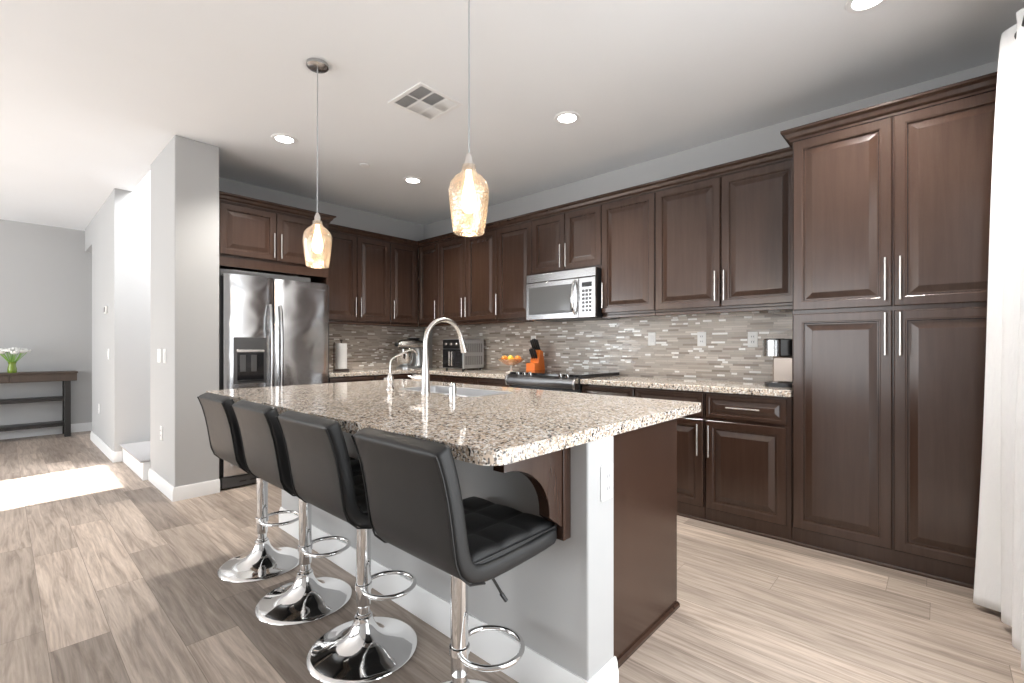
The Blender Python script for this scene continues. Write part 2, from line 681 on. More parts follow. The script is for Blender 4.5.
struct(MB().box(XF - 0.15, YF - 0.15, -0.12, XR + 0.15, YB + 0.15, 0).build('floor', M['floor'], smooth=False))
cb = MB()
cb.box(XF - 0.15, YF - 0.15, ZC, XR + 0.15, 0.935, ZC + 0.15)
cb.box(XS1 + 0.002, 0.935, ZC, XR + 0.15, YB + 0.15, ZC + 0.15)
cb.box(XF - 0.15, 0.935, ZC, XS0 - 0.12, YB + 0.15, ZC + 0.15)
struct(cb.build('ceiling', M['ceiling'], smooth=False))
struct(MB().box(XL - 0.1, YB, 0, XR + 0.15, YB + 0.15, ZC).build('wall_back', M['wall'], smooth=False))
struct(MB().box(XS1, COLY2, 0, XL, YB, ZC).build('wall_left', M['wall'], smooth=False))
struct(MB().box(XS1, COLY, 0, COLX, COLY2, ZC).build('wall_column', M['wall'], bevel=0.008, segs=3))
w = MB()      # hall wall with a tall doorway
w.box(-8.0, YH, 0, XS0, YH + 0.12, ZC)
w.box(-8.74, YH, 2.5, -8.0, YH + 0.12, ZC)
struct(w.build('wall_hall', M['wall'], smooth=False))
struct(MB().box(XF - 0.15, YF, 0, XF, YB, ZC).build('wall_far', M['wall'], smooth=False))
struct(MB().box(XS0 - 0.12, YH + 0.12, 0, XS0, YB, 5.2).build('wall_stair_left', M['wall'], smooth=False))
struct(MB().box(XS1 + 0.2, 0.935, ZC + 0.15, XS1 + 0.32, YB, 5.2).build('wall_stair_right', M['wall'], smooth=False))
struct(MB().box(XS0, YB, 0, XS1, YB + 0.12, 5.2).box(XS1, YB, ZC + 0.15, XS1 + 0.2, YB + 0.12, 5.2).build('wall_stair_back', M['wall'], smooth=False))
struct(MB().box(XS0, 0.815, ZC + 0.15, XS1 + 0.32, 0.935, 5.2).build('wall_stair_front', M['wall'], smooth=False))
struct(MB().box(XS0 - 0.12, 0.815, 5.2, XS1 + 0.32, YB + 0.12, 5.3).build('ceiling_stair', M['ceiling'], smooth=False))
w = MB()      # right wall, opening for the glass door
w.box(XR, 2.72, 0, XR + 0.15, YB, ZC)
w.box(XR, 0.7, 2.42, XR + 0.15, 2.72, ZC)
w.box(XR, YF, 0, XR + 0.15, 0.7, ZC)
struct(w.build('wall_right', M['wall'], smooth=False))
w = MB()      # front wall with a glass door opening (sun) and window openings
SX0, SX1, SZ = -5.64, -4.5, 2.19
w.box(XF, YF - 0.15, 0, -8.1, YF, ZC)
w.box(-8.1, YF - 0.15, 2.36, -5.78, YF, ZC)
w.box(-8.1, YF - 0.15, 0, -5.78, YF, 0.06)
w.box(-5.78, YF - 0.15, 0, SX0, YF, ZC)
w.box(SX0, YF - 0.15, SZ, SX1, YF, ZC)
w.box(SX1, YF - 0.15, 0, -3.9, YF, ZC)
w.box(-3.9, YF - 0.15, 0, -0.5, YF, 0.45)
w.box(-3.9, YF - 0.15, 2.4, -0.5, YF, ZC)
w.box(-0.5, YF - 0.15, 0, XR, YF, ZC)
struct(w.build('wall_front', M['wall'], smooth=False))
# unseen sun blockers added outside: slabs over the wide openings and a side wall, so the low sun only enters by the narrow door
struct(MB().box(-9.0, YF - 5.2, 2.5, -5.72, YF - 0.16, 2.62).box(-5.78, YF - 5.2, -0.02, -5.72, YF - 0.16, 2.5).build('sun_block_left', M['ceiling'], smooth=False))
struct(MB().box(-3.9, YF - 5.2, 2.5, 2.6, YF - 0.16, 2.62).build('sun_block_right', M['ceiling'], smooth=False))
struct(MB().box(XR + 0.16, -0.95, 0, 3.0, -0.8, 2.8).build('sun_block_side', M['wall'], smooth=False))
struct(MB().box(-9.5, YF - 9.0, -0.14, 6.0, YF - 0.16, -0.02).box(XR + 0.16, YF - 0.16, -0.14, 6.0, 6.0, -0.02).build('floor_outside', M['wall'], smooth=False))

BB = [(0, 0), (0.016, 0), (0.016, 0.085), (0.012, 0.1), (0.012, 0.112), (0.006, 0.13), (0, 0.13)]


def baseboard(name, path, k=1.0):
    return struct(MB().sweep(path, [(o, z * k) for o, z in BB]).build(name, M['trim'], angle=30))


baseboard('baseboard_column', [(-5.2, COLY), (COLX, COLY), (COLX, COLY2)], 0.82)
baseboard('baseboard_hall', [(-8.0, YH + 0.12), (-8.0, YH), (XS0, YH), (XS0, 0.848)], 0.82)
baseboard('baseboard_far', [(XF, YF), (XF, YB)], 0.9)

st = thing('staircase', 'white risered staircase rising behind the grey column', 'stairs', (XS0, 0.852, 0))
for k in range(3):
    MB().box(0.002, 0.3 * k, 0, XS1 - XS0 - 0.002, 0.3 * k + 0.3, 0.178 * (k + 1) - 0.02).build('riser', M['trim'], st)
    MB().box(0.002, 0.3 * k - 0.022, 0.178 * (k + 1) - 0.02, XS1 - XS0 - 0.002, 0.3 * k + 0.302, 0.178 * (k + 1)).build('tread', M['carpet'], st, bevel=0.008)

# backsplash (set into the setting)
struct(MB().box(-4.9, YB - 0.012, 0.923, -0.652, YB + 0.001, 1.46).build('trim_1', M['mosaic'], smooth=False))
struct(MB().box(XL - 0.001, 2.19, 0.923, XL + 0.012, YB - 0.012, 1.46).build('trim_2', M['mosaic'], smooth=False))


# ------------------------------------------------------------------ cabinet work
def panel_door(w, h, fr=0.058, t=0.021):
    """raised-panel door in local XZ, front towards -Y, origin at lower left of the back"""
    fr = min(fr, w * 0.24, h * 0.27)
    bw = min(0.032, w * 0.12, h * 0.14)
    L = [(0, 0), (0, -t + 0.004), (0.004, -t), (fr - 0.012, -t), (fr - 0.009, -t + 0.002), (fr - 0.004, -t + 0.002), (fr, -t + 0.012),
         (fr + 0.006, -t + 0.012), (fr + 0.006 + bw, -t + 0.002), (fr + 0.009 + bw, -t + 0.0015)]
    rings = [[(i, y, i), (w - i, y, i), (w - i, y, h - i), (i, y, h - i)] for i, y in L]
    return MB().rings(rings)


def bar_pull(length, vertical=True):
    mb = MB()
    r = 0.006
    if vertical:
        mb.tube([(0, -0.034, 0), (0, -0.034, length)], r)
        for z in (length * 0.2, length * 0.8):
            mb.tube([(0, 0.0, z), (0, -0.034, z)], 0.0045, 8)
    else:
        mb.tube([(0, -0.034, 0), (length, -0.034, 0)], r)
        for x in (length * 0.2, length * 0.8):
            mb.tube([(x, 0.0, 0), (x, -0.034, 0)], 0.0045, 8)
    return mb


CROWN = [(0, 0), (0.012, 0), (0.012, 0.012), (0.026, 0.022), (0.034, 0.042), (0.052, 0.052), (0.052, 0.066), (0, 0.066)]


def cabinet(name, label, cat, loc, rz, w, depth, z0, z1, doors=(), drawers=(), crown=None, rail=False, toe=False, group=None, legs=None):
    """local: x along the front, front face towards -y at y=0 (door faces at -0.021); z absolute"""
    t = thing(name, label, cat, loc, rz, group)
    MB().box(0.001, 0, z0, w - 0.001, depth, z1).build('carcass', M['wood'], t, bevel=0.002)
    for d in doors:
        x0, x1, a, b, hs = d[:5]
        do = panel_door(x1 - x0, b - a).build('door', M['wood'], t, (x0, 0, a), angle=7)
        if hs:
            hl = d[6] if len(d) > 6 else 0.21
            hz = d[5] - a
            hx = 0.027 if hs == 'l' else x1 - x0 - 0.027
            bar_pull(hl).build('handle', M['nickel'], do, (hx, -0.02, hz))
    for x0, x1, a, b in drawers:
        do = panel_door(x1 - x0, b - a, 0.034).build('drawer', M['wood'], t, (x0, 0, a), angle=7)
        bar_pull(0.2, False).build('handle', M['nickel'], do, ((x1 - x0) / 2 - 0.1, -0.02, (b - a) / 2))
    if crown:
        path, zc = crown[:2]
        m0, m1 = crown[2:] if len(crown) > 2 else (0, 0)
        MB().sweep(path, [(o, z + zc) for o, z in CROWN], False, m0, m1).build('crown', M['wood'], t, angle=25)
    if rail:
        MB().box(0.0, -0.004, z0 - 0.028, w, 0.022, z0).build('light_rail', M['wood'], t, bevel=0.004)
    if toe:
        MB().box(0, 0.004, 0, w, 0.05, 0.10).build('toe_kick', M['wood'], t)
        MB().sweep([(0, 0.004), (w, 0.004)], [(0, 0), (0.012, 0), (0.012, 0.012), (0.006, 0.019), (0, 0.019)]).build('shoe_moulding', M['wood'], t)
    return t


UZ0, UZ1, DZ0, DZ1 = 1.457, 2.44, 1.474, 2.405
YU = 3.496      # upper carcass front
XU = -4.768     # the same over the left counter
GU = 'upper cabinets on the tiled wall'
HZ, HL = 1.515, 0.212
CZ = 2.414


def upper(name, label, x0, x1, doors, z0=UZ0, dz0=DZ0, hz=HZ, rail=True, crown_path=None, group=GU):
    w = x1 - x0
    ds = [(a - x0 + 0.004, b - x0 - 0.004, dz0, DZ1, s, hz, HL) for a, b, s in doors]
    return cabinet(name, label, 'cabinet', (x0, YU, 0), 0, w, YB - YU - 0.002, z0, UZ1, ds,
                   crown=crown_path or ([(0, 0), (w, 0)], CZ), rail=rail, group=group)


upper('upper_cabinet', 'narrow dark corner wall cabinet with one door above the stand mixer', -4.762, -4.346, [(-4.74, -4.346, 'r')], crown_path=([(XU + 4.762, 0), (0.416, 0)], CZ, 1, 0))
upper('upper_cabinet', 'two-door dark wall cabinet above the toaster oven, between corner and single door', -4.346, -3.40, [(-4.346, -3.873, 'r'), (-3.873, -3.40, 'l')])
upper('upper_cabinet', 'single-door dark wall cabinet directly left of the microwave', -3.40, -2.918, [(-3.40, -2.918, 'l')])
upper('upper_cabinet', 'short two-door dark wall cabinet on top of the microwave', -2.918, -2.14, [(-2.918, -2.525, 'r'), (-2.525, -2.14, 'l')],
      z0=1.868, dz0=1.89, hz=1.91, rail=False)
upper('upper_cabinet', 'single-door dark wall cabinet directly right of the microwave', -2.14, -1.652, [(-2.14, -1.652, 'l')])
cf = upper('upper_cabinet', 'wide two-door dark wall cabinet beside the tall pantry', -1.652, -0.652, [(-1.652, -1.152, 'r'), (-1.152, -0.66, 'l')])
MB().box(0.968, -0.03, 1.492, 0.986, -0.018, 1.522).build('door_bumper', M['plate'], cf, bevel=0.003)

# wall over the left counter (front faces +x)


def left_upper(label, y0, y1, doors):
    w = y1 - y0
    ds = [(a - y0 + 0.004, b - y0 - 0.004, DZ0, DZ1, s, HZ, HL) for a, b, s in doors]
    return cabinet('upper_cabinet', label, 'cabinet', (XU, y0, 0), PI / 2, w, XU - XL - 0.002, UZ0, UZ1, ds,
                   crown=([(0, 0), (w + (YU - y1 if y1 > 3.4 else 0), 0)], CZ, 0, -1 if y1 > 3.4 else 0), rail=True, group='upper cabinets beside the refrigerator')


left_upper('two-door dark wall cabinet above the paper towel roll, right of the refrigerator', 2.205, 3.085, [(2.22, 2.661, 'r'), (2.661, 3.085, 'l')])
left_upper('single-door dark wall cabinet in the corner of the refrigerator wall', 3.085, 3.494, [(3.085, 3.465, 'l')])

# cabinet over the refrigerator
cabinet('refrigerator_cabinet', 'deep two-door brown cabinet above the refrigerator', 'cabinet', (-4.46, 1.207, 0), PI / 2, 0.985, 0.638, 1.868, 2.44,
        [(0.03, 0.483, 1.965, 2.40, 'r', 1.985, 0.22), (0.49, 0.955, 1.965, 2.40, 'l', 1.985, 0.22)],
        crown=([(0, 0), (0.985, 0), (0.985, 0.252)], CZ))
rp = MB().box(XL + 0.002, 2.168, 0.0, -4.46, 2.19, 1.866).build('refrigerator_side_panel', M['wood'], bevel=0.002)
tag(rp, 'tall brown end panel on the right side of the refrigerator', 'panel')

# pantry
pw = 0.955
cabinet('pantry_cabinet', 'tall dark brown four-door pantry cabinet beside the white curtain', 'cabinet', (-0.65, 3.212, 0), 0, pw, YB - 3.214, 0, 2.44,
        [(0.008, 0.468, 1.402, 2.408, 'r', 1.432, 0.226), (0.476, 0.936, 1.402, 2.408, 'l', 1.432, 0.226),
         (0.008, 0.468, 0.105, 1.378, 'r', 1.14, 0.226), (0.476, 0.936, 0.105, 1.378, 'l', 1.14, 0.226)],
        crown=([(0, 0.23), (0, 0), (pw, 0)], CZ), toe=True)

# base cabinets, back wall
GB = 'base cabinets under the back counter'
YBASE = 3.216


def base(label, x0, x1, doors, drawers):
    return cabinet('base_cabinet', label, 'cabinet', (x0, YBASE, 0), 0, x1 - x0, YB - YBASE - 0.002, 0, 0.881,
                   [(a - x0 + 0.006, b - x0 - 0.006, 0.10, 0.693, s, 0.452, 0.212) for a, b, s in doors],
                   [(a - x0 + 0.006, b - x0 - 0.006, 0.712, 0.868) for a, b in drawers], toe=True, group=GB)


base('dark base cabinet with one drawer over one door, beside the pantry', -1.166, -0.652, [(-1.162, -0.672, 'l')], [(-1.162, -0.672)])
base('dark base cabinet in the middle of the counter between range and pantry', -1.682, -1.166, [(-1.682, -1.17, 'r')], [(-1.682, -1.17)])
base('dark base cabinet directly right of the range', -2.158, -1.682, [(-2.158, -1.682, 'l')], [(-2.158, -1.682)])
base('dark base cabinet directly left of the range', -3.42, -2.935, [(-3.42, -2.935, 'r')], [(-3.42, -2.935)])
base('dark base cabinet under the toaster oven, near the corner', -4.42, -3.42, [(-4.4, -3.92, 'r'), (-3.92, -3.42, 'l')], [(-4.4, -3.92), (-3.92, -3.42)])
XBASE = -4.468


def left_base(label, y0, y1):
    w = y1 - y0
    return cabinet('base_cabinet', label, 'cabinet', (XBASE, y0, 0), PI / 2, w, XBASE - XL - 0.002, 0, 0.881,
                   [(0.006, w - 0.006, 0.10, 0.693, 'r', 0.452, 0.212)], [(0.006, w - 0.006, 0.712, 0.868)], toe=True, group='base cabinets beside the refrigerator')


left_base('dark base cabinet under the paper towel roll', 2.192, 2.70)
left_base('dark base cabinet in the corner under the stand mixer', 2.70, 3.19)

# counters
o = prism([(XL + 0.013, 2.192), (-4.445, 2.192), (-4.445, 3.178), (-2.932, 3.178), (-2.932, YB - 0.013), (XL + 0.013, YB - 0.013)], 0.882, 0.923).build('countertop', M['granite'], bevel=0.006, segs=3)
tag(o, 'L-shaped speckled granite counter turning the corner behind the faucet', 'countertop')
o = MB().box(-2.158, 3.178, 0.882, -0.652, YB - 0.013, 0.923).build('countertop', M['granite'], bevel=0.006, segs=3)
tag(o, 'straight speckled granite counter between the range and the pantry', 'countertop')

# ------------------------------------------------------------------ island
IX0, IX1, IY0, IY1 = -3.235, -0.818, 0.823, 2.215
IWX, IWY, IPAN = -0.816, 1.248, 1.41
struct(MB().box(-3.2, IWY, 0, IWX, IPAN, 0.882).build('wall_island', M['wall'], bevel=0.006, segs=2))
baseboard('baseboard_island', [(-3.2, IWY), (IWX, IWY), (IWX, IPAN + 0.002)])
# travel -> right side must be outward (-y), i.e. path running towards +x has -y on its right
isl = thing('island_cabinet', 'dark brown island cabinet behind the grey half wall', 'cabinet', (-3.2, IPAN, 0))
iw = -0.884 + 3.2
for b in ((0, 0.002, 0.1, 0.70, 0.655, 0.881), (1.46, 0.002, 0.1, iw - 0.022, 0.655, 0.881), (0.70, 0.002, 0.1, 1.46, 0.655, 0.60)):
    MB().box(*b).build('carcass', M['wood'], isl)
for b in ((0.7, 0.002, 0.6, 1.46, 0.03, 0.881), (0.7, 0.635, 0.6, 1.46, 0.655, 0.881)):
    MB().box(*b).build('apron', M['wood'], isl)
MB().box(0, 0.002, 0, iw - 0.022, 0.60, 0.1).build('toe_kick', M['wood'], isl)
MB().box(iw - 0.02, 0.002, 0, iw, 0.678, 0.881).build('end_panel', M['wood'], isl, bevel=0.002)
MB().sweep([(iw, 0.678), (iw, 0.002)][::-1], [(0, 0), (0.014, 0), (0.014, 0.012), (0.006, 0.02), (0, 0.02)]).build('shoe_moulding', M['wood'], isl)
for k in range(4):
    d = panel_door(0.56, 0.72).build('door', M['wood'], isl, (iw - 0.03 - 0.57 * k, 0.655, 0.12), (0, 0, PI))
    bar_pull(0.21).build('handle', M['nickel'], d, (0.03 if k % 2 else 0.53, -0.02, 0.45))

SKX0, SKX1, SKY0, SKY1 = -2.47, -1.79, 1.672, 1.96
top = prism(rounded(IX0, IY0, IX1, IY1, [0.03, 0.06, 0.012, 0.02], 8), 0.882, 0.923, rounded(SKX0, SKY0, SKX1, SKY1, 0.03)).build('island_countertop', M['granite'], bevel=0.006, segs=3)
tag(top, 'large polished granite slab covering the kitchen island', 'countertop')

# corbel under the overhang
cor = thing('corbel_bracket', 'dark brown curved wooden bracket under the island overhang', 'bracket', (-0.929, IWY, 0))
pts = [(0.0, 0.86), (-0.31, 0.86), (-0.31, 0.835)]
for i in range(13):
    a = PI / 2 * i / 12
    pts.append((-0.31 + 0.205 * math.sin(a), 0.668 + 0.167 * math.cos(a)))
pts += [(-0.105, 0.655), (-0.03, 0.60), (0.0, 0.60)]
rings = [[(x, y, z) for y, z in pts] for x in (0.0, 0.042)]
MB().rings(rings).build('brace', M['wood'], cor, bevel=0.002)
MB().box(0.0, -0.04, 0.565, 0.048, 0, 0.88).build('back_plate', M['wood'], cor, bevel=0.002)
MB().box(0.0, -0.33, 0.858, 0.048, -0.04, 0.88).build('top_plate', M['wood'], cor, bevel=0.002)

# ------------------------------------------------------------------ sink, faucets
sk = thing('kitchen_sink', 'stainless steel sink set into the island slab behind the faucet', 'sink', ((SKX0 + SKX1) / 2, (SKY0 + SKY1) / 2, 0))
hw, hh = (SKX1 - SKX0) / 2, (SKY1 - SKY0) / 2
R0 = [(x, y) for x, y in rounded(-hw - 0.013, -hh - 0.013, hw + 0.013, hh + 0.013, 0.04)]
R1 = [(x, y) for x, y in rounded(-hw + 0.004, -hh + 0.004, hw - 0.004, hh - 0.004, 0.03)]
R2 = [(x, y) for x, y in rounded(-hw + 0.02, -hh + 0.02, hw - 0.02, hh - 0.02, 0.05)]
MB().rings([[(x, y, 0.9238) for x, y in R0], [(x, y, 0.9262) for x, y in R0], [(x, y, 0.925) for x, y in R1], [(x, y, 0.72) for x, y in R1], [(x, y, 0.685) for x, y in R2]], False, True).build('basin', M['sink_steel'], sk)
MB().lathe([(0.045, 0.6855), (0.045, 0.689), (0.03, 0.690), (0.0, 0.687)], (0.0, 0.0, 0), 20, cap0=False, cap1=False).build('drain', M['chrome'], sk)

FX, FY, FZ = -2.115, 1.60, 0.923
fa = thing('kitchen_faucet', 'tall brushed gooseneck pull-down faucet on the island', 'faucet', (FX, FY, FZ))
MB().lathe([(0.027, 0), (0.027, 0.008), (0.024, 0.014), (0.023, 0.10), (0.019, 0.15), (0.0155, 0.20), (0.0145, 0.24)], (0, 0, 0), 24).build('body', M['nickel'], fa)
pts = [(0, 0, 0.235), (0, 0, 0.285)]
for i in range(1, 19):
    a = PI * i / 18 * 0.93
    pts.append((0, 0.133 - 0.133 * math.cos(a), 0.285 + 0.133 * math.sin(a)))
MB().tube(pts, 0.0135, 16).build('spout', M['nickel'], fa)
e, e2 = Vector(pts[-1]), Vector(pts[-2])
dn = (e - e2).normalized()
MB().tube([e - dn * 0.01, e + dn * 0.012, e + dn * 0.018, e + dn * 0.06, e + dn * 0.088], [0.0145, 0.0155, 0.0165, 0.02, 0.021], 16).build('spray_head', M['nickel'], fa)
MB().tube([(-0.015, 0, 0.085), (-0.085, -0.012, 0.086), (-0.095, -0.013, 0.086)], [0.02, 0.02, 0.016], 16).build('handle_hub', M['nickel'], fa)
MB().tube([(-0.09, -0.012, 0.086), (-0.115, -0.014, 0.09), (-0.14, -0.016, 0.094)], [0.006, 0.006, 0.005], 10).build('lever', M['nickel'], fa)

ro = thing('water_tap', 'slim pale filtered-water tap left of the tall faucet', 'faucet', (-2.465, 1.60, FZ))
MB().lathe([(0.026, 0), (0.026, 0.006), (0.019, 0.016), (0.015, 0.03), (0.02, 0.05), (0.02, 0.075), (0.012, 0.095), (0.007, 0.105)], (0, 0, 0), 20).build('body', M['nickel'], ro)
MB().tube([(0, 0, 0.095), (0, 0.0, 0.165), (0, 0.008, 0.183), (0, 0.03, 0.197), (0, 0.12, 0.233), (0, 0.15, 0.243), (0, 0.175, 0.24), (0, 0.195, 0.222), (0, 0.2, 0.205)], 0.006, 10).build('spout', M['nickel'], ro)
MB().lathe([(0.014, 0), (0.016, 0.012), (0.016, 0.03), (0.008, 0.036)], (-0.052, 0.0, 0.062), 16, 'x').build('knob', M['nickel'], ro)

sd = thing('soap_dispenser', 'short chrome cylinder cap standing right of the faucet', 'dispenser', (-1.868, 1.588, FZ))
MB().lathe([(0.022, 0), (0.022, 0.005), (0.019, 0.008), (0.019, 0.062), (0.016, 0.068)], (0, 0, 0), 24).build('body', M['chrome'], sd)
MB().lathe([(0.0155, 0.066), (0.0155, 0.071), (0.01, 0.074)], (0, 0, 0), 20).build('cap', M['chrome'], sd)


# ------------------------------------------------------------------ outlets and switches
def plate(name, label, cat, loc, rz, gangs, kind, group=None):
    """local: lies on a wall whose outward normal is -y"""
    t = thing(name, label, cat, loc, rz, group)
    w = 0.07 + 0.046 * (gangs - 1)
    MB().box(-w / 2, -0.006, -0.058, w / 2, 0, 0.058).build('cover_plate', M['plate'], t, bevel=0.003)
    for g in range(gangs):
        x = (g - (gangs - 1) / 2) * 0.046
        if kind == 'switch':
            MB().box(x - 0.016, -0.010, -0.033, x + 0.016, -0.005, 0.033).build('rocker', M['trim'], t, bevel=0.002)
        else:
            for z in (-0.02, 0.02):
                s = MB().box(x - 0.016, -0.009, z - 0.014, x + 0.016, -0.005, z + 0.014).build('socket', M['trim'], t, bevel=0.003)
                for dx in (-0.007, 0.007):
                    MB().box(x + dx - 0.0018, -0.0098, z - 0.004, x + dx + 0.0018, -0.0088, z + 0.007).build('slot', M['slot'], s)
    return t


yb = YB - 0.012
plate('light_switch', 'white switch plate on the mosaic tile, nearest the range', 'switch', (-1.838, yb, 1.253), 0, 1, 'switch')
plate('power_outlet', 'white outlet on the mosaic tile, middle of the three plates', 'outlet', (-1.41, yb, 1.247), 0, 1, 'outlet')
plate('power_outlet', 'white outlet on the mosaic tile beside the coffee maker', 'outlet', (-1.031, yb, 1.24), 0, 1, 'outlet')
plate('power_outlet', 'white outlet on the tile behind the knife block', 'outlet', (-3.175, yb, 1.245), 0, 1, 'outlet')
plate('power_outlet', 'white outlet on the end of the island half wall', 'outlet', (IWX, 1.357, 0.735), PI / 2, 1, 'outlet')
plate('light_switch', 'white double switch plate on the grey column, left of a single one', 'switch', (-4.83, COLY, 1.11), 0, 2, 'switch')
plate('light_switch', 'white single switch plate on the grey column, nearer its front corner', 'switch', (-4.64, COLY, 1.11), 0, 1, 'switch')
plate('power_outlet', 'white outlet low on the grey column', 'outlet', (-4.756, COLY, 0.47), 0, 1, 'outlet')
plate('light_switch', 'white switch plate on the hall wall below the thermostat', 'switch', (-6.62, YH, 1.107), 0, 1, 'switch')
plate('power_outlet', 'white outlet low on the hall wall by the doorway', 'outlet', (-7.35, YH, 0.45), 0, 1, 'outlet')
th = thing('thermostat', 'small grey thermostat on the hall wall', 'thermostat', (-6.75, YH, 1.59))
MB().box(-0.055, -0.022, -0.04, 0.055, 0, 0.04).build('case', M['plate'], th, bevel=0.006)
MB().box(-0.042, -0.025, -0.026, 0.042, -0.021, 0.03).build('screen', M['charcoal'], th)

# ------------------------------------------------------------------ refrigerator
fr = thing('refrigerator', 'stainless steel side-by-side refrigerator with ice dispenser beside the grey column', 'refrigerator', (-4.32, 1.215, 0), PI / 2)
# local x = along the front (world y - 1.215), local -y = towards the room (world +x)
W_ = 0.945
MB().box(0.01, 0.07, 1.775, W_ - 0.18, 0.6, 1.835).build('top_cover', M['charcoal'], fr, bevel=0.006)
MB().box(0.004, 0.065, 0.02, W_, 0.72, 1.775).build('cabinet_body', M['black'], fr, bevel=0.004)
MB().box(0.01, 0.02, 0.015, W_ - 0.006, 0.065, 0.105).build('base_grille', M['charcoal'], fr, bevel=0.004)
for k in range(9):
    MB().box(0.14 + k * 0.08, 0.014, 0.05, 0.19 + k * 0.08, 0.021, 0.062).build('vent_slot', M['black'], fr)


def fridge_door(x0, x1, z0, z1):
    n = 12
    sec = []
    for i in range(n + 1):
        u = i / n
        y = 0.014 * (2 * u - 1) ** 2 - 0.004
        e = min(u, 1 - u) * (x1 - x0)
        if e < 0.012:
            y += 0.010 * (1 - e / 0.012) ** 2
        sec.append((x0 + u * (x1 - x0), y))
    ring = sec + [(x1, 0.055), (x0, 0.055)]
    return MB().rings([[(x, y, z) for x, y in ring] for z in (z0, z0 + 0.006, z1 - 0.006, z1)])


ld = fridge_door(0.022, 0.408, 0.115, 1.79).build('door', M['steel'], fr, angle=50)
rd = fridge_door(0.420, 0.915, 0.115, 1.785).build('door', M['steel'], fr, angle=50)
for d, x in ((ld, 0.372), (rd, 0.455)):
    pts = []
    for i in range(17):
        u = i / 16
        pts.append((x, -0.014 - 0.048 * math.sin(PI * u) ** 0.45, 0.62 + 0.93 * u))
    MB().tube(pts, 0.0135, 12).build('handle', M['steel_flat'], d)
# dispenser
dx0, dx1, dz0, dz1 = 0.088, 0.345, 0.875, 1.266
dp = MB().box(dx0, -0.012, dz0, dx1, 0.03, dz1).build('dispenser', M['charcoal'], ld, bevel=0.006)
MB().box(dx0 + 0.025, -0.0135, dz0 + 0.03, dx1 - 0.025, -0.011, dz1 - 0.13).build('recess', M['black_gloss'], dp, bevel=0.004)
MB().box(dx0 + 0.02, -0.016, dz1 - 0.125, dx1 - 0.02, -0.011, dz1 - 0.105).build('control_strip', M['nickel'], dp, bevel=0.002)
for x in (0.155, 0.24):
    MB().box(x - 0.022, -0.0165, dz0 + 0.10, x + 0.022, -0.013, dz1 - 0.15).build('paddle', M['charcoal'], dp, bevel=0.002)
MB().box(dx0 + 0.03, -0.024, dz0 + 0.015, dx1 - 0.03, -0.011, dz0 + 0.03).build('drip_tray', M['black'], dp, bevel=0.002)
MB().box(0.80, 0.0, 1.715, 0.87, 0.004, 1.727).build('badge', M['steel_flat'], rd, (0, -0.0035, 0))

# ------------------------------------------------------------------ microwave
mw = thing('microwave_oven', 'stainless over-the-range microwave oven under the short cabinet', 'microwave', (-2.916, 3.40, 1.437))
mwW = 0.77
MB().box(0.002, 0.022, 0.006, mwW - 0.002, 0.425, 0.427).build('case', M['black'], mw, bevel=0.003)
MB().box(0, -0.004, 0.352, mwW, 0.022, 0.428).build('vent_panel', M['steel_flat'], mw, bevel=0.004)
dr = MB().box(0, -0.006, 0.002, 0.60, 0.022, 0.347).build('door', M['steel_flat'], mw, bevel=0.004)
MB().box(0.035, -0.010, 0.05, 0.535, -0.004, 0.305).build('window_rim', M['charcoal'], dr, bevel=0.003)
MB().box(0.055, -0.012, 0.07, 0.515, -0.009, 0.285).build('window', M['grey_gloss'], dr, bevel=0.002)
pts = [(0.567, -0.012 - 0.046 * math.sin(PI * i / 14) ** 0.6, 0.035 + 0.29 * i / 14) for i in range(15)]
MB().tube(pts, 0.013, 12).build('handle', M['chrome'], dr)
cp = MB().box(0.604, -0.006, 0.002, mwW, 0.022, 0.347).build('control_panel', M['steel_flat'], mw, bevel=0.004)
MB().box(0.635, -0.008, 0.265, 0.735, -0.005, 0.305).build('display', M['black_gloss'], cp)
for r in range(6):
    for c in range(3):
        MB().box(0.637 + c * 0.035, -0.0085, 0.05 + r * 0.034, 0.664 + c * 0.035, -0.005, 0.073 + r * 0.034).build('button', M['charcoal'], cp, bevel=0.002)
MB().box(0.03, 0.04, 0.0, mwW - 0.03, 0.4, 0.006).build('underside_grille', M['black'], mw)

# ------------------------------------------------------------------ range
rg = thing('kitchen_range', 'slide-in range with black cooktop and steel front between the two counters', 'range', (-2.927, 3.13, 0))
rw = 0.765
MB().box(0.002, 0.06, 0.03, rw - 0.002, 0.68, 0.9).build('body', M['black'], rg, bevel=0.003)
MB().box(-0.012, 0.055, 0.925, rw + 0.012, 0.682, 0.954).build('cooktop', M['black_gloss'], rg, bevel=0.004)
rings = [[(x, 0.055, 0.935), (x, 0.02, 0.93), (x, -0.012, 0.915), (x, -0.022, 0.885), (x, -0.01, 0.845), (x, 0.06, 0.835)] for x in (0.018, rw - 0.018)]
cpn = MB().rings(rings).build('control_panel', M['dark_steel'], rg, bevel=0.004)
for x0 in (0.0, rw - 0.02):
    rings = [[(x, 0.06, 0.94), (x, 0.02, 0.936), (x, -0.016, 0.92), (x, -0.03, 0.885), (x, -0.016, 0.838), (x, 0.06, 0.828)] for x in (x0, x0 + 0.02)]
    MB().rings(rings).build('end_cap', M['steel_flat'], cpn, bevel=0.005)
for x in (0.13, 0.20, 0.27, 0.60, 0.67):
    k = MB().lathe([(0.019, 0), (0.019, 0.012), (0.015, 0.03), (0.010, 0.033)], (0, 0, 0), 18).build('knob', M['chrome'], rg, (x, 0.02, 0.931), (0.3, 0, 0))
od = MB().box(0.004, 0.02, 0.22, rw - 0.004, 0.06, 0.82).build('oven_door', M['steel_flat'], rg, bevel=0.006)
MB().box(0.09, 0.016, 0.32, rw - 0.09, 0.022, 0.68).build('window', M['black_gloss'], od, bevel=0.003)
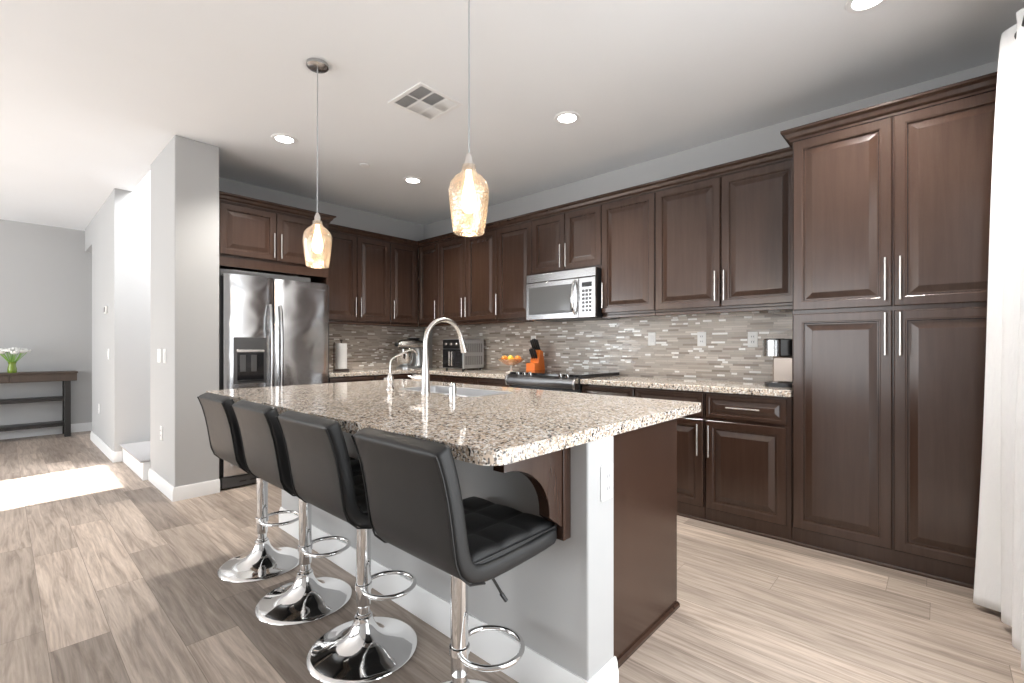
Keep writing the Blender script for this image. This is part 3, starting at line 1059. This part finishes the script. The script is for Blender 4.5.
MB().tube([(0.06, 0.02, 0.77), (0.06, -0.03, 0.77), (rw - 0.06, -0.03, 0.77), (rw - 0.06, 0.02, 0.77)], 0.011, 12).build('handle', M['chrome'], od)
MB().box(0.004, 0.02, 0.05, rw - 0.004, 0.06, 0.205).build('drawer', M['steel_flat'], rg, bevel=0.006)

# ------------------------------------------------------------------ things on the counters
TOP = 0.923
pt = thing('paper_towel_holder', 'white paper towel roll on a dark stand beside the refrigerator', 'paper towel', (-4.80, 2.50, TOP))
MB().lathe([(0.085, 0), (0.085, 0.014), (0.078, 0.02)], (0, 0, 0), 28).build('base', M['brown_plastic'], pt)
MB().lathe([(0.008, 0.02), (0.008, 0.32), (0.014, 0.325), (0.014, 0.34)], (0, 0, 0), 12).build('post', M['brown_plastic'], pt)
MB().lathe([(0.019, 0.024), (0.060, 0.024), (0.060, 0.30), (0.019, 0.30), (0.019, 0.024)], (0, 0, 0), 32, cap0=False, cap1=False).build('paper_roll', M['paper'], pt)
MB().tube([(-0.005, -0.08, 0.015), (-0.005, -0.08, 0.29), (-0.005, -0.074, 0.31)], 0.007, 10).build('tension_arm', M['brown_plastic'], pt)

mx = thing('stand_mixer', 'silver grey stand mixer in the corner behind the thin tap', 'mixer', (-4.76, 3.40, TOP), math.radians(-8))
# local: head points to -y
def ell_ring(cx, cy, cz, rx, rz, n=20, ax='y', y=0):
    return [(cx + rx * math.cos(2 * PI * i / n), cy, cz + rz * math.sin(2 * PI * i / n)) for i in range(n)]
MB().rings([[(x * s, y * s2 + oy, z) for x, y in rounded(-0.11, -0.19, 0.11, 0.13, 0.09, 5)] for s, s2, oy, z in ((1, 1, 0, 0), (1, 1, 0, 0.018), (0.85, 0.9, 0.01, 0.03))]).build('base', M['grey_metal'], mx)
MB().rings([[(x * s, y * s + oy, z) for x, y in rounded(-0.055, -0.05, 0.055, 0.05, 0.045, 5)] for s, oy, z in ((1.45, 0.075, 0.028), (1.1, 0.08, 0.10), (0.95, 0.075, 0.19), (1.1, 0.06, 0.245))]).build('column', M['grey_metal'], mx)
MB().rings([ell_ring(0, y, 0.295 + dz, rx, rz) for y, rx, rz, dz in ((0.15, 0.03, 0.025, 0), (0.13, 0.058, 0.05, 0), (0.06, 0.07, 0.063, 0), (-0.06, 0.068, 0.062, 0), (-0.15, 0.058, 0.054, -0.003), (-0.185, 0.044, 0.042, -0.004), (-0.196, 0.03, 0.03, -0.004))]).build('motor_head', M['nickel'], mx)
MB().lathe([(0.022, -0.028), (0.026, -0.01), (0.026, 0.0)], (0, -0.196, 0.291), 20, 'y').build('attachment_knob', M['black'], mx)
MB().box(-0.05, -0.05, 0.353, 0.05, 0.08, 0.372).build('head_top', M['black'], mx, bevel=0.01)
MB().lathe([(0.02, 0.18), (0.02, 0.235)], (0, -0.12, 0), 16).build('beater_shaft', M['chrome'], mx)
MB().lathe([(0.04, 0.03), (0.062, 0.034), (0.09, 0.07), (0.104, 0.12), (0.108, 0.18), (0.111, 0.183), (0.104, 0.178), (0.098, 0.12)], (0, -0.105, 0), 32, cap1=False).build('bowl', M['chrome'], mx)
MB().tube([(-0.10, -0.105, 0.16), (-0.15, -0.105, 0.155), (-0.155, -0.105, 0.10), (-0.098, -0.105, 0.085)], 0.007, 8).build('bowl_handle', M['chrome'], mx)

to = thing('toaster_oven', 'silver toaster oven with slotted side on the corner counter', 'oven', (-4.205, 3.42, TOP))
tw, td, thh = 0.34, 0.335, 0.35
MB().box(0, 0.012, 0.018, tw, td, thh).build('case', M['grey_metal'], to, bevel=0.01, segs=3)
for k in range(9):
    for z0_, z1_ in ((0.20, 0.30), (0.06, 0.16)):
        MB().box(tw - 0.001, 0.05 + k * 0.03, z0_, tw + 0.0015, 0.062 + k * 0.03, z1_).build('side_slot', M['slot'], to)
MB().box(0.006, -0.002, 0.24, tw - 0.006, 0.014, thh - 0.006).build('control_panel', M['black'], to, bevel=0.004)
for x0_ in (0.006, tw / 2 + 0.001):
    d = MB().box(x0_, -0.004, 0.025, x0_ + tw / 2 - 0.007, 0.014, 0.236).build('door', M['black_gloss'], to, bevel=0.004)
    hx = x0_ + (tw / 2 - 0.03 if x0_ < 0.1 else 0.02)
    MB().box(hx - 0.009, -0.03, 0.05, hx + 0.009, -0.002, 0.21).build('handle', M['nickel'], d, bevel=0.004)
for x in (0.08, 0.17, 0.26):
    MB().lathe([(0.018, 0), (0.018, -0.014), (0.014, -0.02)], (x, -0.002, 0.293), 18, 'y').build('dial', M['nickel'], to)
for x in (0.03, tw - 0.03):
    for y in (0.04, td - 0.03):
        MB().lathe([(0.013, 0), (0.015, 0.02)], (x, y, 0), 12).build('foot', M['black'], to)

fb = thing('fruit_bowl', 'amber glass pedestal bowl left of the knife block', 'bowl', (-3.21, 3.50, TOP))
MB().lathe([(0.055, 0), (0.055, 0.006), (0.02, 0.014), (0.009, 0.03), (0.009, 0.062), (0.02, 0.075)], (0, 0, 0), 28).build('stem', M['plate'], fb)
MB().lathe([(0.0, 0.072), (0.03, 0.074), (0.075, 0.09), (0.115, 0.115), (0.135, 0.137), (0.131, 0.139), (0.112, 0.12), (0.07, 0.095), (0.03, 0.08), (0.0, 0.078)], (0, 0, 0), 36, cap0=False, cap1=False).build('dish', M['bowl_glass'], fb)


def fruit(name, label, cat, loc, r, m, group=None, long=1.0):
    prof = [(r * math.sin(PI * i / 14), -r * math.cos(PI * i / 14)) for i in range(15)]
    prof = [(max(a, 0.0008), b * long) for a, b in prof]
    t = thing(name, label, cat, loc, random.random() * 6, group)
    MB().lathe(prof, (0, 0, 0), 20).build('peel', m, t)
    MB().lathe([(0.004, r * long - 0.003), (0.003, r * long + 0.003)], (0, 0, 0), 8).build('stem_end', M['leaf'], t)
    return t


fruit('orange', 'round orange on the left side of the amber fruit bowl', 'fruit', (-3.278, 3.475, TOP + 0.135), 0.037, M['fruit_orange'])
fruit('lemon', 'yellow lemon in the middle of the amber fruit bowl', 'fruit', (-3.205, 3.49, TOP + 0.135), 0.035, M['fruit_yellow'], long=1.15)
fruit('orange', 'orange on the right side of the fruit bowl, next to the knife block', 'fruit', (-3.132, 3.515, TOP + 0.137), 0.037, M['fruit_orange'])

kb = thing('knife_block', 'bright orange knife block full of black-handled knives left of the range', 'knife block', (-3.01, 3.66, TOP), math.radians(92))
# local: leans back along -x; handles lean to -x
prof = [(-0.10, 0), (0.085, 0), (0.045, 0.215), (-0.005, 0.235), (-0.035, 0.10), (-0.10, 0.10)]
MB().rings([[(x, y, z) for x, z in prof] for y in (-0.055, 0.055)]).build('block', M['orange'], kb, bevel=0.006, segs=3)
ddir = Vector((-0.45, 0, 0.89))
for i, (dy, s, l) in enumerate(((-0.036, 0.0, 0.125), (-0.012, 0.0, 0.135), (0.012, 0.0, 0.13), (0.036, 0.0, 0.12), (-0.025, 0.055, 0.10), (0.0, 0.055, 0.105), (0.025, 0.055, 0.10))):
    b0 = Vector((-0.016 - s * 0.35, dy, 0.195 - s * 1.3))
    b0 = Vector((0.012, dy, 0.222)) if s == 0 else Vector((-0.028, dy, 0.15))
    kn = thing('kitchen_knife', ('black-handled knife standing in the upper row of the orange knife block' if s == 0 else 'black-handled knife standing in the lower row of the orange knife block'), 'knife',
               kb.matrix_basis @ b0, math.radians(92), 'knives in the block, upper row' if s == 0 else 'knives in the block, lower row')
    MB().tube([ddir * 0.0, ddir * 0.01, ddir * (l * 0.5), ddir * (l - 0.01), ddir * l], [0.010, 0.0125, 0.013, 0.0135, 0.009], 10).build('handle', M['black'], kn)
    MB().tube([ddir * -0.03, ddir * 0.004], [0.006, 0.008], 8).build('bolster', M['steel_flat'], kn)

cm = thing('coffee_maker', 'single-serve coffee maker in black and brushed metal next to the pantry', 'coffee maker', (-0.765, 3.52, TOP))
MB().rings([[(x, y, z) for x, y in rounded(-0.095, -0.12, 0.095, 0.13, [0.05, 0.05, 0.02, 0.02], 5)] for z in (0, 0.022, 0.026)]).build('drip_base', M['black'], cm)
MB().box(-0.055, -0.045, 0.024, 0.072, 0.12, 0.20).build('tower', M['tan_steel'], cm, bevel=0.012, segs=3)
MB().box(0.072, -0.06, 0.024, 0.105, 0.125, 0.315).build('water_tank', M['black'], cm, bevel=0.01)
MB().rings([[(x, y, z) for x, y in rounded(-0.06, -0.1, 0.075, 0.125, 0.03, 5)] for z in (0.2, 0.312)]).build('head', M['black'], cm, bevel=0.006)
MB().lathe([(0.066, 0.195), (0.07, 0.2), (0.07, 0.305), (0.062, 0.315), (0.0, 0.316)], (-0.04, -0.05, 0), 28, cap1=False).build('brew_head', M['steel_flat'], cm)
MB().lathe([(0.04, 0.026), (0.04, 0.03)], (-0.03, -0.06, 0), 24).build('drip_plate', M['steel_flat'], cm)


# ------------------------------------------------------------------ ceiling fixtures
def pendant(label, x, y, dz):
    t = thing('pendant_light', label, 'pendant light', (x, y, ZC), 0, 'pendant lights over the island')
    MB().lathe([(0.06, 0), (0.06, -0.018), (0.05, -0.026), (0.012, -0.03)], (0, 0, 0), 32).build('canopy', M['steel_flat'], t)
    MB().tube([(0, 0, -0.028), (0, 0, -0.875 + dz)], 0.0032, 8).build('cord', M['grey_metal'], t)
    MB().lathe([(0.006, -0.868), (0.013, -0.885), (0.0165, -0.893), (0.0165, -0.93), (0.02, -0.938)], (0, 0, dz), 20).build('socket', M['nickel'], t)
    out = [(0.026, -0.915), (0.027, -0.935), (0.034, -0.948), (0.054, -0.962), (0.072, -0.985), (0.0785, -1.012), (0.078, -1.04), (0.073, -1.09), (0.066, -1.14), (0.060, -1.176), (0.0555, -1.181)]
    inn = [(r - 0.003, z) for r, z in out[::-1]]
    MB().lathe(out + inn, (0, 0, dz), 48, cap0=False, cap1=False).build('glass_shade', M['glass'], t)
    MB().lathe([(0.011, -0.935), (0.012, -0.96), (0.018, -0.99), (0.027, -1.03), (0.03, -1.06), (0.025, -1.085), (0.012, -1.1), (0.002, -1.103)], (0, 0, dz), 24).build('bulb', M['bulb'], t)
    d = bpy.data.lights.new('pendant_glow', 'POINT')
    d.energy, d.color, d.shadow_soft_size = 1.0, (1, 0.82, 0.6), 0.035
    lo = bpy.data.objects.new('pendant_glow', d)
    C.objects.link(lo)
    lo.parent = t
    lo.location = (0, 0, -1.14 + dz)
    return t


pendant('glass pendant light hanging over the far end of the island, by the refrigerator', -2.644, 1.232, 0.010)
pendant('glass pendant light over the near half of the island, its cord running out of view', -1.353, 1.232, -0.008)

for (x, y, lab) in ((-3.785, 1.50, 'lit recessed ceiling light nearest the refrigerator'), (-3.795, 2.718, 'lit recessed ceiling light near the cabinet corner'),
                    (-1.95, 2.718, 'lit recessed ceiling light in front of the microwave cabinets'), (-0.241, 2.74, 'lit recessed ceiling light in front of the pantry')):
    t = thing('recessed_light', lab, 'ceiling light', (x, y, ZC), 0, 'recessed ceiling lights')
    MB().lathe([(0.062, -0.003), (0.066, -0.008), (0.088, -0.006), (0.092, 0.0)], (0, 0, 0), 36, cap0=False, cap1=False).build('trim_ring', M['trim'], t)
    MB().lathe([(0.0005, -0.004), (0.064, -0.004)], (0, 0, 0), 36, cap0=False, cap1=False).build('lens', M['downlight'], t)
    d = bpy.data.lights.new('recessed_glow', 'SPOT')
    d.energy, d.color, d.spot_size, d.spot_blend, d.shadow_soft_size = 75, (1, 0.95, 0.88), math.radians(125), 0.7, 0.05
    lo = bpy.data.objects.new('recessed_glow', d)
    C.objects.link(lo)
    lo.parent = t
    lo.location = (0, 0, -0.02)

vt = thing('ceiling_vent', 'white square ceiling air vent with dark louvers between the pendant lights', 'vent', (-2.531, 1.917, ZC))
h_ = 0.178
MB().box(-h_, -h_, -0.007, h_, -h_ + 0.028, 0).box(-h_, h_ - 0.028, -0.007, h_, h_, 0).box(-h_, -h_ + 0.028, -0.007, -h_ + 0.028, h_ - 0.028, 0).box(h_ - 0.028, -h_ + 0.028, -0.007, h_, h_ - 0.028, 0).build('frame', M['trim'], vt, bevel=0.003)
MB().box(-0.155, -0.155, -0.0012, 0.155, 0.155, -0.0002).build('backing', M['slot'], vt)
MB().box(-0.004, -0.15, -0.006, 0.004, 0.15, -0.001).box(-0.15, -0.056, -0.006, 0.15, -0.048, -0.001).box(-0.15, 0.048, -0.006, 0.15, 0.056, -0.001).build('crossbar', M['trim'], vt)
cells = [(-0.15, -0.004), (0.004, 0.15)]
rows = [(-0.15, -0.056), (-0.048, 0.048), (0.056, 0.15)]
for i, (a, b) in enumerate(cells):
    for j, (c0, c1) in enumerate(rows):
        mb = MB()
        for k in range(7):
            y = c0 + (c1 - c0) * (k + 0.5) / 7
            s = 1 if (i, j) in ((0, 0), (1, 0), (1, 1)) else -1
            wd = 0.0088
            mb.add([(a, y - s * wd * 0.5, -0.0055), (b, y - s * wd * 0.5, -0.0055), (b, y + s * wd * 0.25, -0.0015), (a, y + s * wd * 0.25, -0.0015)], [(0, 1, 2, 3)])
        mb.build('louver', M['trim'], vt, solid=0.001)
sp_ = thing('fire_sprinkler', 'small flat grey sprinkler cover on the ceiling', 'sprinkler', (-3.798, 2.203, ZC))
MB().lathe([(0.045, 0), (0.045, -0.008), (0.04, -0.011), (0.0005, -0.011)], (0, 0, 0), 28, cap1=False).build('cover_disc', M['trim'], sp_)

# ------------------------------------------------------------------ bar stools
def rrect(hw_, ht, r, n=4):
    return rounded(-hw_, -ht, hw_, ht, r, n)


def loft_L(path, w0, w1, th0):
    """padded band: path of (y, z); returns rings across x"""
    P = [Vector((0, y, z)) for y, z in path]
    rings = []
    n = len(P)
    for i in range(n):
        d = (P[min(i + 1, n - 1)] - P[max(i - 1, 0)]).normalized()
        nn = Vector((0, -d.z, d.y))
        u = i / (n - 1)
        hw_ = (w0 + (w1 - w0) * u) / 2
        ht = th0 / 2
        sc = 1.0
        if i == 0 or i == n - 1:
            sc = 0.72
        hw2 = hw_ - (0.008 if sc < 1 else 0)
        rings.append([P[i] + Vector((1, 0, 0)) * x + nn * y for x, y in rrect(hw2, ht * sc, min(0.016, ht * sc * 0.9), 3)])
    return rings


def make_stool():
    t = thing('bar_stool', 'x', 'bar stool', (0, 0, 0), 0, 'black bar stools along the island')
    ctrl = [(0.242, 0.585), (0.235, 0.584), (0.12, 0.577), (0.0, 0.573), (-0.08, 0.574), (-0.122, 0.583), (-0.149, 0.606), (-0.163, 0.64), (-0.171, 0.69), (-0.180, 0.75), (-0.191, 0.81), (-0.206, 0.87), (-0.222, 0.915), (-0.228, 0.928), (-0.231, 0.935)]
    back = MB().rings(loft_L(ctrl, 0.42, 0.41, 0.054)).build('backrest', M['leather'], t, subsurf=1, angle=60)
    # welt along the rear face edges
    for s in (-1, 1):
        pts = []
        for (y, z), (y2, z2) in zip(ctrl[4:-1], ctrl[5:]):
            d = Vector((0, y2 - y, z2 - z)).normalized()
            nn = Vector((0, -d.z, d.y))
            pts.append(Vector((s * 0.2005, y, z)) + nn * 0.0255)
        MB().tube(pts, 0.0032, 6).build('welt', M['leather'], back)
    # quilted seat cushion
    nx, ny = 36, 36
    x0, x1, y0, y1 = -0.195, 0.195, -0.128, 0.242

    def top(u, v):
        x, y = x0 + (x1 - x0) * u, y0 + (y1 - y0) * v
        q = (abs(math.sin(PI * 3 * u)) * abs(math.sin(PI * 3 * v))) ** 0.5
        e = min(u, 1 - u, v, 1 - v)
        drop = 0.02 * max(0, 1 - e / 0.05) ** 2
        return (x, y, 0.625 + 0.010 * q - drop)
    mb = MB().grid(top, nx, ny)
    n0 = len(mb.v)
    border = [i * (ny + 1) for i in range(nx + 1)] + [nx * (ny + 1) + j for j in range(1, ny + 1)] + [i * (ny + 1) + ny for i in range(nx - 1, -1, -1)] + [j for j in range(ny - 1, 0, -1)]
    low = [(mb.v[i][0], mb.v[i][1], 0.592) for i in border]
    mb.v += low
    k = len(border)
    for i in range(k):
        j = (i + 1) % k
        mb.f.append((border[i], border[j], n0 + j, n0 + i))
    mb.f.append(tuple(range(n0, n0 + k)))
    seat = mb.build('seat', M['leather'], t, angle=70)
    pts = [(x, y, 0.612) for x, y in rounded(x0 - 0.003, y0, x1 + 0.003, y1 + 0.003, 0.02, 4)]
    MB().tube(pts, 0.004, 8, closed=True).build('welt', M['leather'], seat)
    MB().lathe([(0.055, 0.55), (0.058, 0.547), (0.058, 0.542), (0.034, 0.535), (0.03, 0.52)], (0, 0, 0), 24).build('mount_plate', M['dark_metal'], t)
    MB().lathe([(0.0265, 0.172), (0.0275, 0.176), (0.0275, 0.544)], (0, 0, 0), 32).build('column_sleeve', M['chrome'], t)
    MB().lathe([(0.0225, 0.12), (0.0225, 0.18)], (0, 0, 0), 28).build('gas_lift', M['chrome'], t)
    MB().lathe([(0.0, 0.0), (0.205, 0.0), (0.2075, 0.004), (0.205, 0.009), (0.19, 0.014), (0.15, 0.022), (0.11, 0.034), (0.08, 0.05), (0.058, 0.072), (0.043, 0.097), (0.035, 0.118), (0.034, 0.13), (0.0275, 0.133), (0.0275, 0.141), (0.0235, 0.143)], (0, 0, 0), 64, cap0=False, cap1=True).build('base', M['chrome'], t, angle=55)
    cx, cy = 0.064, 0.072
    ring = [(cx + 0.1 * math.cos(2 * PI * i / 40), cy + 0.1 * math.sin(2 * PI * i / 40), 0.246) for i in range(40)]
    fr_ = MB().tube(ring, 0.0085, 10, closed=True).build('footrest', M['chrome'], t)
    MB().lathe([(0.0276, 0.232), (0.032, 0.235), (0.032, 0.257), (0.0276, 0.26)], (0, 0, 0), 24).build('collar', M['chrome'], fr_)
    lv = MB().tube([(0.02, 0.0, 0.54), (0.07, 0.03, 0.52), (0.088, 0.05, 0.485), (0.112, 0.088, 0.405)], 0.0045, 8).build('lever', M['dark_metal'], t)
    MB().tube([(0.105, 0.078, 0.424), (0.114, 0.091, 0.40)], [0.0065, 0.0065], 8).build('lever_tip', M['black'], lv)
    return t


stool = make_stool()
spots = [(-1.10, 0.962, 0.0, 'nearest black leatherette bar stool, closest to the granite corner'),
         (-1.668, 0.962, 0.0, 'second black bar stool from the granite corner of the island'),
         (-2.19, 0.962, 0.0, 'third black bar stool from the granite corner, second from the refrigerator end'),
         (-2.725, 0.962, 0.0, 'farthest black bar stool, at the refrigerator end of the island')]
for i, (x, y, a, lab) in enumerate(spots):
    s_ = stool if i == 0 else copy_tree(stool)
    s_.location, s_.rotation_euler = (x, y, 0), (0, 0, a)
    s_['label'] = lab

# ------------------------------------------------------------------ curtain on the right
cu = thing('curtain', 'long white crinkled curtain hanging beside the pantry', 'curtain', (0.218, 0, 0))


def curt(u, v):
    z = 0.02 + 2.54 * v
    s = u * 1.6
    y = 2.985 - 0.52 * s
    amp = 0.035 + 0.012 * (1 - v)
    x = amp * math.sin(2 * PI * s / 0.30 - 1.9) + 0.008 * math.sin(7 * s + 5 * v)
    x += -0.055 * (1 - v) * math.exp(-s * 4) + 0.012 * v * math.exp(-s * 6)
    y += 0.012 * math.sin(9 * s + 3.1 * v)
    x += 0.018 * v ** 3
    x += 0.055 * min(1.0, max(0.0, s - 0.12) / 0.3)
    if v > 0.985:
        x *= 0.8
    return (min(x, 0.1), y, z + 0.015 * math.sin(5 * s) * (1 - v) ** 6)


MB().grid(curt, 120, 60).build('cloth', M['fabric'], cu, solid=0.004, angle=180)
rod = thing('curtain_rod', 'dark round curtain rod end at the top of the white curtain', 'curtain rod', (0.262, 2.87, 2.495))
MB().tube([(0, 0, 0), (0, -3.4, 0)], 0.012, 12).build('rod', M['dark_metal'], rod)
MB().lathe([(0.012, 0.0), (0.022, 0.004), (0.026, 0.016), (0.022, 0.03), (0.008, 0.036)], (0, -0.003, 0), 16, 'y').build('finial', M['dark_metal'], rod)
MB().tube([(0, -0.08, 0), (0.066, -0.08, 0)], 0.007, 8).build('wall_bracket', M['dark_metal'], rod)

# ------------------------------------------------------------------ console table and flowers
tb = thing('console_table', 'long dark wood console table with two low rails against the far hall wall', 'table', (-8.665, -0.55, 0))
tl, tdp = 1.25, 0.18
MB().box(-tdp, -tl, 0.835, tdp, tl, 0.857).build('tabletop', M['table_wood'], tb, bevel=0.003)
MB().box(-tdp + 0.01, -tl + 0.01, 0.735, tdp - 0.012, tl - 0.01, 0.835).build('apron', M['table_wood'], tb, bevel=0.002)
for k in range(4):
    d = MB().box(tdp - 0.014, -tl + 0.03 + k * 0.62, 0.743, tdp - 0.002, -tl + 0.03 + k * 0.62 + 0.60, 0.828).build('drawer_front', M['table_wood'], tb, bevel=0.003)
for sx in (-1, 1):
    for sy in (-1, 1):
        MB().box(sx * (tdp - 0.035) - 0.03, sy * (tl - 0.1) - 0.03, 0, sx * (tdp - 0.035) + 0.03, sy * (tl - 0.1) + 0.03, 0.735).build('leg', M['dark_metal'], tb, bevel=0.003)
for z in (0.14, 0.475):
    MB().box(-tdp + 0.04, -tl + 0.1, z, tdp - 0.04, tl - 0.1, z + 0.045).build('shelf_rail', M['dark_metal'], tb, bevel=0.003)

vz = thing('flower_vase', 'green glass vase on the console table in the hall', 'vase', (-8.60, 0.10, 0.857))
MB().lathe([(0.036, 0), (0.042, 0.01), (0.042, 0.05), (0.034, 0.09), (0.031, 0.11), (0.04, 0.135), (0.037, 0.135), (0.028, 0.11), (0.031, 0.09), (0.038, 0.05), (0.0, 0.012)], (0, 0, 0), 28, cap1=False).build('vessel', M['vase'], vz)
bq = thing('flower_bouquet', 'bunch of white flowers with green stems in the green vase', 'flowers', (-8.60, 0.10, 0.857))
mb = MB()
heads = []
for i in range(22):
    a = i * 2.399
    r = 0.02 + 0.10 * math.sqrt((i + 0.5) / 22)
    hx, hy, hz = r * math.cos(a), r * math.sin(a) * 1.15, 0.30 - 0.05 * (r / 0.13) ** 2 + random.uniform(-0.012, 0.012)
    heads.append((hx, hy, hz))
    mb.tube([(hx * 0.06, hy * 0.06, 0.02), (hx * 0.22, hy * 0.22, 0.13), (hx, hy, hz - 0.01)], 0.004, 6)
mb.build('stems', M['leaf'], bq)
for hx, hy, hz in heads:
    pb = MB()
    for k in range(8):
        a = 2 * PI * k / 8
        c, s = math.cos(a), math.sin(a)
        pb.rings([[(hx + (rr * c - tt * s * w_), hy + (rr * s + tt * c * w_), hz + zz) for tt in (-1, -0.4, 0.4, 1)] for rr, w_, zz in ((0.004, 0.006, -0.014), (0.022, 0.013, -0.008), (0.038, 0.015, 0.008), (0.040, 0.008, 0.024))], False, False)
    pb.build('blossom', M['petal'], bq, solid=0.0015)
